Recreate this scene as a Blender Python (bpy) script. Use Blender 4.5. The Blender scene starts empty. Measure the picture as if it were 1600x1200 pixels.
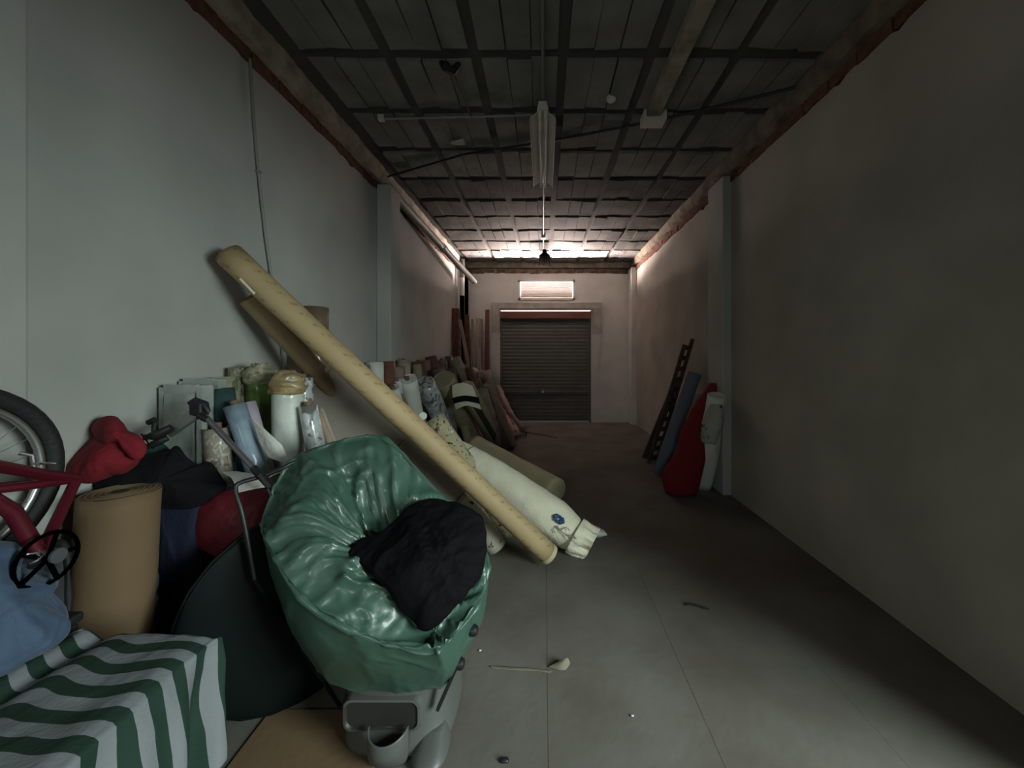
import bpy, bmesh, math, random
from mathutils import Vector, Matrix, noise
R = math.radians
random.seed(7)
C = bpy.context.scene.collection
sc = bpy.context.scene

# ------------------------------------------------------------------ camera, world, light, exposure
EYE = 1.5; F = 600.0; VX = 850.0; VY = 555.0        # eye height, focal length and vanishing point (1600 wide frame)
cam = bpy.data.objects.new('camera', bpy.data.cameras.new('camera')); C.objects.link(cam)
cam.location = (0, 0, EYE); cam.rotation_euler = (R(90), 0, 0)
cam.data.sensor_width = 36; cam.data.lens = 13.5
cam.data.shift_x = -(VX - 800) / 1600; cam.data.shift_y = -(600 - VY) / 1600
cam.data.clip_start = 0.02; cam.data.clip_end = 60
sc.camera = cam

w = bpy.data.worlds.new('world'); sc.world = w; w.use_nodes = True
w.node_tree.nodes['Background'].inputs[0].default_value = (0.62, 0.70, 0.72, 1)
w.node_tree.nodes['Background'].inputs[1].default_value = 0.5

def area(name, loc, look, sx, sy, power, col, spread=180):
    l = bpy.data.lights.new(name, 'AREA'); l.shape = 'RECTANGLE'; l.size = sx; l.size_y = sy
    l.energy = power; l.color = col; l.spread = R(spread)
    o = bpy.data.objects.new(name, l); C.objects.link(o); o.location = loc
    o.rotation_euler = (Vector(look) - Vector(loc)).to_track_quat('-Z', 'Y').to_euler()
    return o
area('street_daylight', (4.5, -1.60, 2.45), (0.0, 1.1, 0.6), 2.4, 2.5, 600, (0.84, 1.0, 0.95))
area('back_daylight', (-0.75, -3.4, 1.9), (-0.4, 2.0, 1.2), 1.2, 1.0, 36, (0.90, 1.0, 0.95))
area('yard_daylight', (0.055, 8.71, 2.956), (0.055, 8.0, 2.956), 1.24, 0.42, 3100, (1.0, 0.83, 0.76))

vs = sc.view_settings
vs.view_transform = 'Standard'; vs.look = 'None'; vs.gamma = 1; vs.use_curve_mapping = False
vs.exposure = 0.0

# ------------------------------------------------------------------ helpers
def P(px, py, Y):
    "point at distance Y along the hall, read off at a picture position"
    return Vector(((px - VX) * Y / F, Y, EYE - (py - VY) * Y / F))
def FL(px, py, z=0.0):
    Y = F * (EYE - z) / (py - VY)
    return Vector(((px - VX) * Y / F, Y, z))
def tag(o, label=None, cat=None, group=None, kind=None):
    if label: o['label'] = label
    if cat: o['category'] = cat
    if group: o['group'] = group
    if kind: o['kind'] = kind
    return o
def empty(name, loc, label=None, cat=None, group=None):
    o = bpy.data.objects.new(name, None); C.objects.link(o); o.location = loc; o.empty_display_size = .1
    return tag(o, label, cat, group)
def link(name, me, mat=None, parent=None, smooth=True):
    if mat and not me.materials: me.materials.append(mat)
    o = bpy.data.objects.new(name, me); C.objects.link(o)
    if parent:
        o.parent = parent
        q = parent; off = Vector((0, 0, 0))
        while q: off += q.location; q = q.parent
        o.location = -off            # meshes are written in world coordinates
    if smooth and len(me.polygons): me.polygons.foreach_set('use_smooth', [True] * len(me.polygons))
    return o
class MB:
    def __init__(s): s.v = []; s.f = []; s.uv = {}
    def add(s, v, f):
        n = len(s.v); s.v += [tuple(p) for p in v]; s.f += [tuple(i + n for i in q) for q in f]; return s
    def box(s, x0, x1, y0, y1, z0, z1, jit=0):
        j = (lambda: random.uniform(-jit, jit)) if jit else (lambda: 0)
        v = [(x + j(), y + j(), z + j()) for x in (x0, x1) for y in (y0, y1) for z in (z0, z1)]
        return s.add(v, [(0, 1, 3, 2), (4, 6, 7, 5), (0, 4, 5, 1), (2, 3, 7, 6), (0, 2, 6, 4), (1, 5, 7, 3)])
    def bar(s, a, b, w, h, up=(0, 0, 1)):
        a, b = Vector(a), Vector(b); d = (b - a).normalized(); u = Vector(up)
        if abs(d.dot(u)) > .95: u = Vector((0, 1, 0))
        x = d.cross(u).normalized() * w / 2; y = x.cross(d).normalized() * h / 2
        v = [a - x - y, a + x - y, a + x + y, a - x + y, b - x - y, b + x - y, b + x + y, b - x + y]
        return s.add(v, [(0, 3, 2, 1), (4, 5, 6, 7), (0, 1, 5, 4), (1, 2, 6, 5), (2, 3, 7, 6), (3, 0, 4, 7)])
    def tube(s, pts, r, seg=12, caps=True):
        pts = [Vector(p) for p in pts]; n = len(pts)
        rr = r if isinstance(r, (list, tuple)) else [r] * n
        v = []; f = []; prev = None
        for i, p in enumerate(pts):
            d = (pts[min(i + 1, n - 1)] - pts[max(i - 1, 0)]).normalized()
            if prev is None:
                u = Vector((0, 0, 1)) if abs(d.z) < .9 else Vector((0, 1, 0))
                u = (u - d * u.dot(d)).normalized()
            else: u = (prev - d * prev.dot(d)).normalized()
            prev = u; q = d.cross(u)
            for k in range(seg):
                a = 2 * math.pi * k / seg; v.append(p + (u * math.cos(a) + q * math.sin(a)) * rr[i])
        for i in range(n - 1):
            for k in range(seg):
                a, b = i * seg + k, i * seg + (k + 1) % seg; f.append((a, b, b + seg, a + seg))
        if caps: f.append(tuple(range(seg))[::-1]); f.append(tuple((n - 1) * seg + k for k in range(seg)))
        return s.add(v, f)
    def build(s, name, mat, parent=None, smooth=False):
        me = bpy.data.meshes.new(name); me.from_pydata(s.v, [], s.f); me.update()
        bm = bmesh.new(); bm.from_mesh(me); bmesh.ops.recalc_face_normals(bm, faces=bm.faces); bm.to_mesh(me); bm.free()
        o = link(name, me, mat, parent, smooth)
        if smooth: me.set_sharp_from_angle(angle=R(45))
        return o
def bevel(o, wd, seg=2):
    m = o.modifiers.new('bevel', 'BEVEL'); m.width = wd; m.segments = seg; m.limit_method = 'ANGLE'; return o
def cr(p0, p1, p2, p3, t):
    return 0.5 * ((2 * p1) + (p2 - p0) * t + (2 * p0 - 5 * p1 + 4 * p2 - p3) * t * t + (3 * p1 - p0 - 3 * p2 + p3) * t ** 3)
def resample(pts, n, closed):
    m = len(pts); out = []
    for i in range(n):
        u = i * (m if closed else m - 1) / (n if closed else n - 1)
        k = min(int(u), m - 1 if closed else m - 2); t = u - k
        g = (lambda j: pts[j % m]) if closed else (lambda j: pts[max(0, min(m - 1, j))])
        out.append(cr(g(k - 1), g(k), g(k + 1), g(k + 2), t))
    return out
def ridged(p, oct=3):
    a = 0; amp = 1; tot = 0
    for i in range(oct):
        a += amp * (1 - 2 * abs(noise.noise(p))); tot += amp; amp *= .5; p = p * 2.03 + Vector((3.1, 1.7, 5.3))
    return a / tot
def wrinkle(me, amp, freq, stretch=(1, 1, 1), seed=0, oct=3, warp=.5):
    me.update(); no = [v.normal.copy() for v in me.vertices]; s = Vector((seed * 7.3, seed * 3.1, seed * 5.7))
    for v, n in zip(me.vertices, no):
        q = Vector((v.co.x * stretch[0], v.co.y * stretch[1], v.co.z * stretch[2])) * freq + s
        q += warp * noise.noise_vector(q * .6)
        v.co += n * amp * ridged(q, oct)
    me.update()
def loft(name, rows, nu, nv, mat, parent=None, closed=False, cap=(False, False), wr=None, thick=0, uv=False):
    rows = [resample([Vector(p) for p in r], nu, closed) for r in rows]
    cols = [resample([r[i] for r in rows], nv, False) for i in range(nu)]
    v = [cols[i][j] for j in range(nv) for i in range(nu)]; f = []
    for j in range(nv - 1):
        for i in range(nu if closed else nu - 1):
            a, b = j * nu + i, j * nu + (i + 1) % nu; f.append((a, b, b + nu, a + nu))
    for c, j in ((cap[0], 0), (cap[1], nv - 1)):
        if c:
            ring = [j * nu + i for i in range(nu)]; n = len(v)
            v.append(sum((v[k] for k in ring), Vector()) / nu)
            for i in range(nu): f.append((ring[i], ring[(i + 1) % nu], n))
    me = bpy.data.meshes.new(name); me.from_pydata([tuple(p) for p in v], [], f); me.update()
    bm = bmesh.new(); bm.from_mesh(me); bmesh.ops.recalc_face_normals(bm, faces=bm.faces)
    if uv:
        l = bm.loops.layers.uv.new('UVMap')
        for fc in bm.faces:
            for lp in fc.loops:
                i = lp.vert.index; lp[l].uv = ((i % nu) / (nu - 1), (i // nu) / (nv - 1))
    bm.to_mesh(me); bm.free()
    if wr: wrinkle(me, *wr)
    o = link(name, me, mat, parent)
    if thick:
        m = o.modifiers.new('thickness', 'SOLIDIFY'); m.thickness = thick; m.offset = -1
    return o

# ------------------------------------------------------------------ materials
def mat(name, col, rough=.8, metal=0, spec=.5, bump=0, bscale=40, col2=None, cscale=3, cmix=.5, coat=0, detail=4, sheen=0, lo=.35, hi=.65):
    m = bpy.data.materials.new(name); m.use_nodes = True; nt = m.node_tree; b = nt.nodes['Principled BSDF']
    b.inputs['Base Color'].default_value = (*col, 1); b.inputs['Roughness'].default_value = rough
    b.inputs['Metallic'].default_value = metal; b.inputs['Specular IOR Level'].default_value = spec
    b.inputs['Coat Weight'].default_value = coat; b.inputs['Sheen Weight'].default_value = sheen
    tc = nt.nodes.new('ShaderNodeTexCoord')
    if col2:
        n = nt.nodes.new('ShaderNodeTexNoise'); n.inputs['Scale'].default_value = cscale; n.inputs['Detail'].default_value = detail
        r = nt.nodes.new('ShaderNodeValToRGB'); r.color_ramp.elements[0].position = lo; r.color_ramp.elements[1].position = hi
        r.color_ramp.elements[0].color = (*col, 1); r.color_ramp.elements[1].color = (*col2, 1)
        nt.links.new(tc.outputs['Object'], n.inputs['Vector']); nt.links.new(n.outputs[0], r.inputs[0]); nt.links.new(r.outputs[0], b.inputs['Base Color'])
    if bump:
        n = nt.nodes.new('ShaderNodeTexNoise'); n.inputs['Scale'].default_value = bscale; n.inputs['Detail'].default_value = 5
        bp = nt.nodes.new('ShaderNodeBump'); bp.inputs['Strength'].default_value = bump; bp.inputs['Distance'].default_value = .01
        nt.links.new(tc.outputs['Object'], n.inputs['Vector']); nt.links.new(n.outputs[0], bp.inputs['Height']); nt.links.new(bp.outputs[0], b.inputs['Normal'])
    return m
def pattern(name, base, cols, scale=18, rough=.85, thresh=.42, coat=0, stretch=(1, 1, .8)):
    "printed cloth: motifs of several colours on a ground"
    m = mat(name, base, rough, bump=.25, bscale=60, coat=coat); nt = m.node_tree; b = nt.nodes['Principled BSDF']
    tc = nt.nodes.new('ShaderNodeTexCoord'); mp = nt.nodes.new('ShaderNodeMapping'); mp.inputs['Scale'].default_value = stretch
    nt.links.new(tc.outputs['Object'], mp.inputs['Vector'])
    prev = None
    for k, c in enumerate(cols):
        n = nt.nodes.new('ShaderNodeTexNoise'); n.inputs['Scale'].default_value = scale * (1 + .35 * k); n.inputs['Detail'].default_value = 1.5; n.inputs['Distortion'].default_value = 1.2
        mp2 = nt.nodes.new('ShaderNodeMapping'); mp2.inputs['Location'].default_value = (3.7 * k, 1.9 * k, k)
        nt.links.new(mp.outputs[0], mp2.inputs['Vector']); nt.links.new(mp2.outputs[0], n.inputs['Vector'])
        g = nt.nodes.new('ShaderNodeMapRange'); g.inputs['From Min'].default_value = thresh; g.inputs['From Max'].default_value = thresh - .04
        nt.links.new(n.outputs[0], g.inputs[0])
        x = nt.nodes.new('ShaderNodeMix'); x.data_type = 'RGBA'; x.inputs[7].default_value = (*c, 1)
        if prev: nt.links.new(prev.outputs[2], x.inputs[6])
        else: x.inputs[6].default_value = (*base, 1)
        nt.links.new(g.outputs[0], x.inputs[0]); prev = x
    nt.links.new(prev.outputs[2], b.inputs['Base Color'])
    return m
def stripes(name, cols, freq, axis='V', rough=.85, bump=.2, ratio=.5, offset=0.0):
    m = mat(name, cols[0], rough, bump=bump, bscale=90); nt = m.node_tree; b = nt.nodes['Principled BSDF']
    tc = nt.nodes.new('ShaderNodeTexCoord'); sp = nt.nodes.new('ShaderNodeSeparateXYZ'); nt.links.new(tc.outputs['UV'], sp.inputs[0])
    ml = nt.nodes.new('ShaderNodeMath'); ml.operation = 'MULTIPLY_ADD'; ml.inputs[1].default_value = freq; ml.inputs[2].default_value = offset
    nt.links.new(sp.outputs['Y' if axis == 'V' else 'X'], ml.inputs[0])
    fr = nt.nodes.new('ShaderNodeMath'); fr.operation = 'FRACT'; nt.links.new(ml.outputs[0], fr.inputs[0])
    g = nt.nodes.new('ShaderNodeMath'); g.operation = 'GREATER_THAN'; g.inputs[1].default_value = ratio; nt.links.new(fr.outputs[0], g.inputs[0])
    x = nt.nodes.new('ShaderNodeMix'); x.data_type = 'RGBA'; x.inputs[6].default_value = (*cols[0], 1); x.inputs[7].default_value = (*cols[1], 1)
    nt.links.new(g.outputs[0], x.inputs[0]); nt.links.new(x.outputs[2], b.inputs['Base Color'])
    return m
def glow(name, col, s):
    m = bpy.data.materials.new(name); m.use_nodes = True; nt = m.node_tree; nt.nodes.clear()
    e = nt.nodes.new('ShaderNodeEmission'); o = nt.nodes.new('ShaderNodeOutputMaterial'); e.inputs[0].default_value = (*col, 1); e.inputs[1].default_value = s
    nt.links.new(e.outputs[0], o.inputs[0]); return m
M = dict(
    plaster=mat('plaster', (.43, .425, .40), .9, bump=.25, bscale=14, col2=(.37, .365, .345), cscale=1.6, detail=7, spec=.2),
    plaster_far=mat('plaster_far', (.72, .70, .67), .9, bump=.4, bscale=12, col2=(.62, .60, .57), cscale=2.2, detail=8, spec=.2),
    brick=mat('brick', (.16, .08, .06), .95, bump=.8, bscale=30, col2=(.11, .045, .035), cscale=14, spec=.1),
    duststrip=mat('dusty_paper', (.17, .15, .11), .9),
    mortardark=mat('dark_mortar', (.20, .165, .13), .95, bump=1, bscale=25, col2=(.11, .085, .065), cscale=7, spec=.1),  # darker, browner mortar for the right ledge
    plaster_warm=mat('plaster_warm', (.42, .385, .34), .9, bump=.25, bscale=14, col2=(.34, .31, .27), cscale=1.6, detail=7, spec=.2),
    block_shaded=mat('shaded_block', (.085, .078, .070), .9, bump=.6, bscale=30, col2=(.045, .040, .036), cscale=3, detail=8, spec=.15),  # block colour darkened to paint in the mid-hall ceiling shade
    oldbrick=mat('old_brick', (.20, .15, .11), .95, bump=.8, bscale=30, col2=(.10, .06, .045), cscale=8, spec=.1),
    mortar=mat('mortar', (.36, .32, .26), .95, bump=1, bscale=25, col2=(.22, .19, .15), cscale=7, spec=.1),
    slab_back=mat('slab_back', (.085, .08, .072), .95, bump=.5, bscale=20, spec=.1),
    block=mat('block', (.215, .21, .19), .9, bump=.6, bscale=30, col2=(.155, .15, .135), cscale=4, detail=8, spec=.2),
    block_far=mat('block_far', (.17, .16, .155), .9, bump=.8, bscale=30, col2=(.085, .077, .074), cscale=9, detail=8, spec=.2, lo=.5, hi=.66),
    floor=mat('floor_concrete', (.165, .152, .135), .82, bump=.2, bscale=20, col2=(.115, .099, .084), cscale=1.7, detail=8, spec=.25),
    joint=mat('floor_joint', (.12, .11, .10), .95),
    concrete=mat('concrete', (.45, .42, .39), .9, bump=.6, bscale=18, col2=(.33, .30, .28), cscale=6, detail=8),
    shutter=mat('shutter_metal', (.11, .11, .10), .7, metal=.0, bump=.1, bscale=50, col2=(.09, .09, .082), cscale=5),
    rust=mat('rusty_red_metal', (.20, .07, .05), .7, bump=.3, bscale=50, col2=(.13, .05, .035), cscale=20),
    louvre=mat('white_slat', (.85, .80, .77), .6),
    alu=mat('aluminium', (.45, .45, .44), .4, metal=.9),
    steel=mat('grey_steel', (.30, .30, .31), .35, metal=.8),
    chrome=mat('chrome', (.8, .8, .8), .15, metal=1),
    pipe=mat('grey_pipe', (.30, .30, .27), .5, bump=.1, bscale=12, col2=(.22, .22, .20), cscale=5),
    pvc=mat('white_pvc', (.55, .54, .52), .5),
    conduit=mat('conduit_grey', (.20, .20, .18), .5),
    lampwhite=mat('lamp_enamel', (.55, .55, .47), .5),
    lamptube=mat('unlit_tube', (.62, .60, .56), .3),
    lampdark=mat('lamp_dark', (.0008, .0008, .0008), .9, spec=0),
    black=mat('black_plastic', (.012, .012, .014), .45),
    rubber=mat('tyre_rubber', (.012, .012, .013), .7, bump=.3, bscale=80),
    redpaint=mat('red_paint', (.085, .003, .011), .45, coat=.1),
    redcloth=mat('red_fabric', (.17, .004, .011), .9, bump=.3, bscale=60),
    redbag=mat('red_nylon', (.10, .002, .009), .7, bump=.2, bscale=40),
    darkbag=mat('black_bag', (.008, .008, .010), .7, bump=.2, bscale=40),
    blackcloth=mat('black_cotton', (.005, .005, .007), .9, bump=.4, bscale=70, spec=.2),
    jacket=mat('charcoal_jacket', (.0025, .0022, .0035), .8, bump=.3, bscale=50, spec=.12),
    navy=mat('navy_cloth', (.012, .016, .045), .9, bump=.4, bscale=60),
    bluecloth=mat('blue_cloth', (.055, .09, .155), .85, bump=.3, bscale=50, sheen=.1),
    greencloth=mat('dark_green_cloth', (.02, .06, .045), .9, bump=.3, bscale=50),
    tarp=mat('green_tarp', (.042, .090, .066), .42, bump=.22, bscale=22, coat=.2, spec=.6),
    cart=mat('cardboard', (.17, .105, .055), .85, bump=.2, bscale=30, col2=(.15, .093, .048), cscale=3),
    kraftdark=mat('brown_kraft', (.25, .18, .10), .8, bump=.2, bscale=20),  # darker brown paper of the second tube
    hole=mat('core_shade', (.05, .035, .02), .95),
    greyplastic=mat('grey_plastic', (.085, .087, .08), .45, bump=.05, bscale=8),
    darkrecess=mat('recess_shade_plastic', (.022, .022, .02), .5),
    tub=mat('dark_green_plastic', (.002, .005, .0045), .45, spec=.15),
    wood=mat('pale_wood', (.36, .27, .20), .8, bump=.2, bscale=25, col2=(.28, .20, .14), cscale=8),
    darkwood=mat('dark_wood', (.035, .022, .014), .7, bump=.4, bscale=30, col2=(.06, .035, .022), cscale=9),
    redwood=mat('reddish_wood', (.17, .055, .035), .8, bump=.3, bscale=25, col2=(.10, .035, .025), cscale=8),
    canvas=mat('grey_brown_canvas', (.30, .26, .22), .9, bump=.15, bscale=90, col2=(.26, .225, .19), cscale=2),
    wrap=mat('clear_wrap', (.36, .38, .35), .28, bump=.6, bscale=12, col2=(.22, .24, .22), cscale=6, coat=.6),
    white=mat('white_cloth', (.62, .62, .57), .85, bump=.3, bscale=60),
    whitewrap=mat('white_wrapped_cloth', (.55, .58, .53), .45, bump=.5, bscale=18, col2=(.46, .49, .44), cscale=10, coat=.3),
    yellowwrap=mat('yellowed_tape', (.36, .27, .13), .5, bump=.8, bscale=16, col2=(.20, .145, .07), cscale=14, coat=.3),
    cream=mat('cream_cloth', (.80, .76, .60), .85, bump=.5, bscale=70, col2=(.74, .70, .54), cscale=8),
    tan=mat('tan_paper', (.50, .43, .28), .8, bump=.2, bscale=14, col2=(.43, .37, .24), cscale=4),
    olive=mat('olive_cloth', (.36, .315, .21), .85, bump=.3, bscale=40, col2=(.30, .265, .17), cscale=6),
    lime=mat('bright_green_vinyl', (.12, .22, .045), .4, bump=.3, bscale=10, col2=(.09, .17, .035), cscale=5, coat=.4),
    teal=mat('dark_teal_cloth', (.02, .05, .055), .8, bump=.3, bscale=60, col2=(.015, .038, .042), cscale=6),
    lilac=mat('lilac_cloth', (.36, .31, .36), .8, bump=.3, bscale=50),
    paleblue=mat('pale_blue_cloth', (.20, .26, .32), .6, bump=.4, bscale=25, col2=(.13, .18, .24), cscale=10, coat=.2),
    slate=mat('blue_grey_cloth', (.13, .15, .20), .8, bump=.3, bscale=40),
    brownwrap=mat('brown_vinyl', (.14, .095, .065), .4, bump=.2, bscale=15, coat=.3),
    rustcloth=mat('rust_cloth', (.17, .07, .045), .85, bump=.4, bscale=40, col2=(.12, .05, .035), cscale=14),
    mauve=mat('mauve_brown_cloth', (.24, .175, .15), .85, bump=.4, bscale=40, col2=(.16, .11, .095), cscale=10),
    taupe=mat('taupe_cloth', (.36, .29, .24), .85, bump=.4, bscale=40, col2=(.27, .21, .175), cscale=8),
    greycloth=mat('grey_cloth', (.20, .185, .17), .85, bump=.4, bscale=40, col2=(.10, .095, .09), cscale=12),
    pinkish=mat('dusty_pink_cloth', (.46, .35, .32), .85, bump=.4, bscale=40, col2=(.36, .26, .24), cscale=10),
    stain=mat('dried_paint', (.32, .31, .29), .9),
)
def translucent(name, col, glowcol=(1, .86, .80)):
    m = bpy.data.materials.new(name); m.use_nodes = True; nt = m.node_tree; b = nt.nodes['Principled BSDF']; b.inputs['Base Color'].default_value = (*col, 1); b.inputs['Roughness'].default_value = .9; b.inputs['Specular IOR Level'].default_value = 0
    t = nt.nodes.new('ShaderNodeBsdfTranslucent'); t.inputs[0].default_value = (*glowcol, 1); x = nt.nodes.new('ShaderNodeMixShader'); x.inputs[0].default_value = .0009
    nt.links.new(b.outputs[0], x.inputs[1]); nt.links.new(t.outputs[0], x.inputs[2]); nt.links.new(x.outputs[0], nt.nodes['Material Output'].inputs[0]); return m
M['slatlit'] = translucent('translucent_slat', (.02, .018, .017))
M['olivefloral'] = pattern('olive_floral', (.26, .25, .16), [(.12, .13, .07), (.38, .34, .26)], 16, coat=.4, rough=.5)
M['flowered'] = pattern('flowered_cloth', (.22, .20, .15), [(.08, .07, .045), (.15, .10, .08), (.34, .32, .28)], 20, coat=.3, rough=.5)
M['beigefloral'] = pattern('beige_floral', (.40, .35, .22), [(.05, .04, .03), (.62, .6, .55), (.20, .10, .05)], 13, thresh=.38)
M['pinkfloral'] = pattern('pink_floral', (.50, .33, .31), [(.28, .10, .10), (.60, .48, .44)], 11, thresh=.45)
M['whitepattern'] = pattern('white_brown_pattern', (.36, .36, .32), [(.07, .045, .025), (.22, .15, .10)], 7, thresh=.36)
M['silverwrap'] = pattern('silver_wrap', (.38, .40, .40), [(.14, .14, .13), (.55, .56, .58)], 10, rough=.25, coat=.6, thresh=.45)
M['scroll'] = pattern('scroll_print', (.46, .43, .34), [(.50, .38, .14), (.06, .05, .03)], 14, thresh=.36)
M['striped'] = stripes('green_white_stripes', [(.21, .22, .235), (.010, .034, .022)], 12.0, 'V')
M['twotone'] = stripes('cream_charcoal_stripes', [(.40, .37, .24), (.05, .045, .04)], 3.0, 'U', ratio=.68)
# kraft tube: paper colour with a line of small printed dark marks
def kraft():
    m = mat('kraft_paper', (.41, .30, .165), .62, bump=.12, bscale=20, col2=(.37, .265, .14), cscale=3, spec=.35); nt = m.node_tree; b = nt.nodes['Principled BSDF']
    src = b.inputs['Base Color'].links[0].from_socket
    tc = nt.nodes.new('ShaderNodeTexCoord'); sp = nt.nodes.new('ShaderNodeSeparateXYZ'); nt.links.new(tc.outputs['UV'], sp.inputs[0])
    def math_(op, a, bb):
        n = nt.nodes.new('ShaderNodeMath'); n.operation = op
        for i, x in enumerate((a, bb)):
            if isinstance(x, (int, float)): n.inputs[i].default_value = x
            else: nt.links.new(x, n.inputs[i])
        return n.outputs[0]
    band = math_('LESS_THAN', math_('ABSOLUTE', math_('SUBTRACT', math_('FRACT', math_('MULTIPLY', sp.outputs[0], 4.0), 0), .5), 0), .16)
    tick = math_('LESS_THAN', math_('FRACT', math_('ADD', math_('MULTIPLY', sp.outputs[1], 34.0), math_('MULTIPLY', sp.outputs[0], 6.0)), 0), .28)
    n = nt.nodes.new('ShaderNodeTexNoise'); n.inputs['Scale'].default_value = 55; nt.links.new(tc.outputs['Object'], n.inputs['Vector'])
    k = math_('MULTIPLY', math_('MULTIPLY', band, tick), math_('GREATER_THAN', n.outputs[0], .48))
    k = math_('MULTIPLY', k, .45)
    x = nt.nodes.new('ShaderNodeMix'); x.data_type = 'RGBA'; nt.links.new(src, x.inputs[6]); x.inputs[7].default_value = (.12, .08, .03, 1)
    nt.links.new(k, x.inputs[0]); nt.links.new(x.outputs[2], b.inputs['Base Color'])
    return m
M['kraft'] = kraft()

# ------------------------------------------------------------------ the hall
XL, XR, YB, YF, ZC = -1.87, 2.00, -2.4, 8.58, 3.56
PT = 3.36                                     # height where the plaster breaks off
def jag(y, s): return .05 * noise.noise(Vector((y * 2.6, s, 0))) + .035 * noise.noise(Vector((y * 9, s, 2))) + .015 * noise.noise(Vector((y * 27, s, 4)))
def plaster_panel(name, x, d, y0, y1, seed, m, holes=None, kind='structure', parent=None):
    "plaster coat with a broken upper edge, d = thickness direction into the wall"
    n = int((y1 - y0) / .04) + 1; v = []; f = []
    zs = [0, 1.0, 2.2, 3.2]
    for i in range(n):
        y = y0 + (y1 - y0) * i / (n - 1)
        col = zs + [PT + jag(y, seed)]
        for z in col:
            v.append((x + .004 * noise.noise(Vector((y * 1.3, z * 1.3, seed))), y, z))
        v.append((x + d, y, col[-1])); v.append((x + d, y, 0))
    for i in range(n - 1):
        for k in range(6): f.append((i * 7 + k, i * 7 + k + 1, i * 7 + k + 8, i * 7 + k + 7))
    f += [tuple(range(7)), tuple((n - 1) * 7 + k for k in range(7))[::-1]]
    o = MB().add(v, f).build(name, m, parent, False)
    if kind: tag(o, kind=kind)
    return o
# left wall
wl = plaster_panel('wall_left', XL, -.035, YB, YF, 1, M['plaster'])
MB().box(XL - .3, XL - .034, YB - .2, YF + .2, 0, ZC + .1).build('masonry', M['mortar'], wl)
# pilasters on the left wall
def pilaster(name, x0, x1, y0, y1, top, m):
    v = MB(); v.box(x0, x1, y0, y1, 0, top); o = v.build(name, m); bevel(o, .012, 3); tag(o, kind='structure'); return o
pilaster('trim_1', XL, -1.71, 4.28, 4.58, 3.41, M['plaster'])
pilaster('trim_2', XL, -1.80, -.6, 1.345, 3.37, M['plaster'])
pilaster('trim_3', 1.91, XR + .02, 4.10, 4.48, 3.42, M['plaster'])
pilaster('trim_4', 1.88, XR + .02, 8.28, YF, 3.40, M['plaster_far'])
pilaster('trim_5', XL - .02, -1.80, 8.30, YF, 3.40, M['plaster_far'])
# right wall with the side doorway, just outside the frame
DY0, DY1, DZ = -1.0, 0.92, 2.15
wr_ = plaster_panel('wall_right', XR, .035, DY1, YF, 5, M['plaster_warm'])
wm = MB().box(XR + .034, XR + .3, DY1, YF + .2, 0, ZC + .1).box(XR + .034, XR + .3, YB - .2, DY0, 0, ZC + .1).box(XR + .034, XR + .3, DY0, DY1, DZ, ZC + .1)
wm.build('masonry', M['mortar'], wr_)
plaster_panel('plaster_coat', XR, .035, YB, DY0, 6, M['plaster'], kind=None, parent=wr_)
MB().box(XR, XR + .035, DY0, DY1, DZ, PT).build('door_lintel', M['plaster'], wr_)
# back wall (behind the camera)
tag(MB().box(XL - .3, -1.4, YB - .25, YB, 0, ZC + .1).box(-.1, XR + .3, YB - .25, YB, 0, ZC + .1).box(-1.4, -.1, YB - .25, YB, 0, 1.1).box(-1.4, -.1, YB - .25, YB, 2.2, ZC + .1).build('wall_back', M['plaster']), kind='structure')
# far wall with window and shutter openings
WX0, WX1, WZ0, WZ1 = P(810, 0, YF).x, P(898, 0, YF).x, P(0, 468.5, YF).z, P(0, 438, YF).z
GX0, GX1, GZ = P(781, 0, YF).x, P(924, 0, YF).x, P(0, 484, YF).z
def wall_xz(m, x0, x1, z0, z1, y0, y1): m.box(x0, x1, y0, y1, z0, z1)
fw = MB()
wall_xz(fw, XL - .3, GX0, 0, GZ, YF, YF + .22); wall_xz(fw, GX1, XR + .3, 0, GZ, YF, YF + .22)
wall_xz(fw, XL - .3, WX0, GZ, WZ1, YF, YF + .22); wall_xz(fw, WX1, XR + .3, GZ, WZ1, YF, YF + .22)
wall_xz(fw, WX0, WX1, GZ, WZ0, YF, YF + .22)
n = 110; v = []; f = []
for i in range(n):
    x = XL + (XR - XL) * i / (n - 1); z = 3.36 + .6 * jag(x, 9) - .03
    v += [(x, YF, WZ1), (x, YF, z), (x, YF + .22, z), (x, YF + .22, WZ1)]
for i in range(n - 1):
    for k in range(4): f.append((i * 4 + k, i * 4 + (k + 1) % 4, i * 4 + 4 + (k + 1) % 4, i * 4 + 4 + k))
fw.add(v, f)
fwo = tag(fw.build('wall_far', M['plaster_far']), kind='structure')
MB().box(XL - .3, XR + .3, YF + .05, YF + .21, 3.2, ZC + .1).build('masonry', M['mortar'], fwo)
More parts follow.
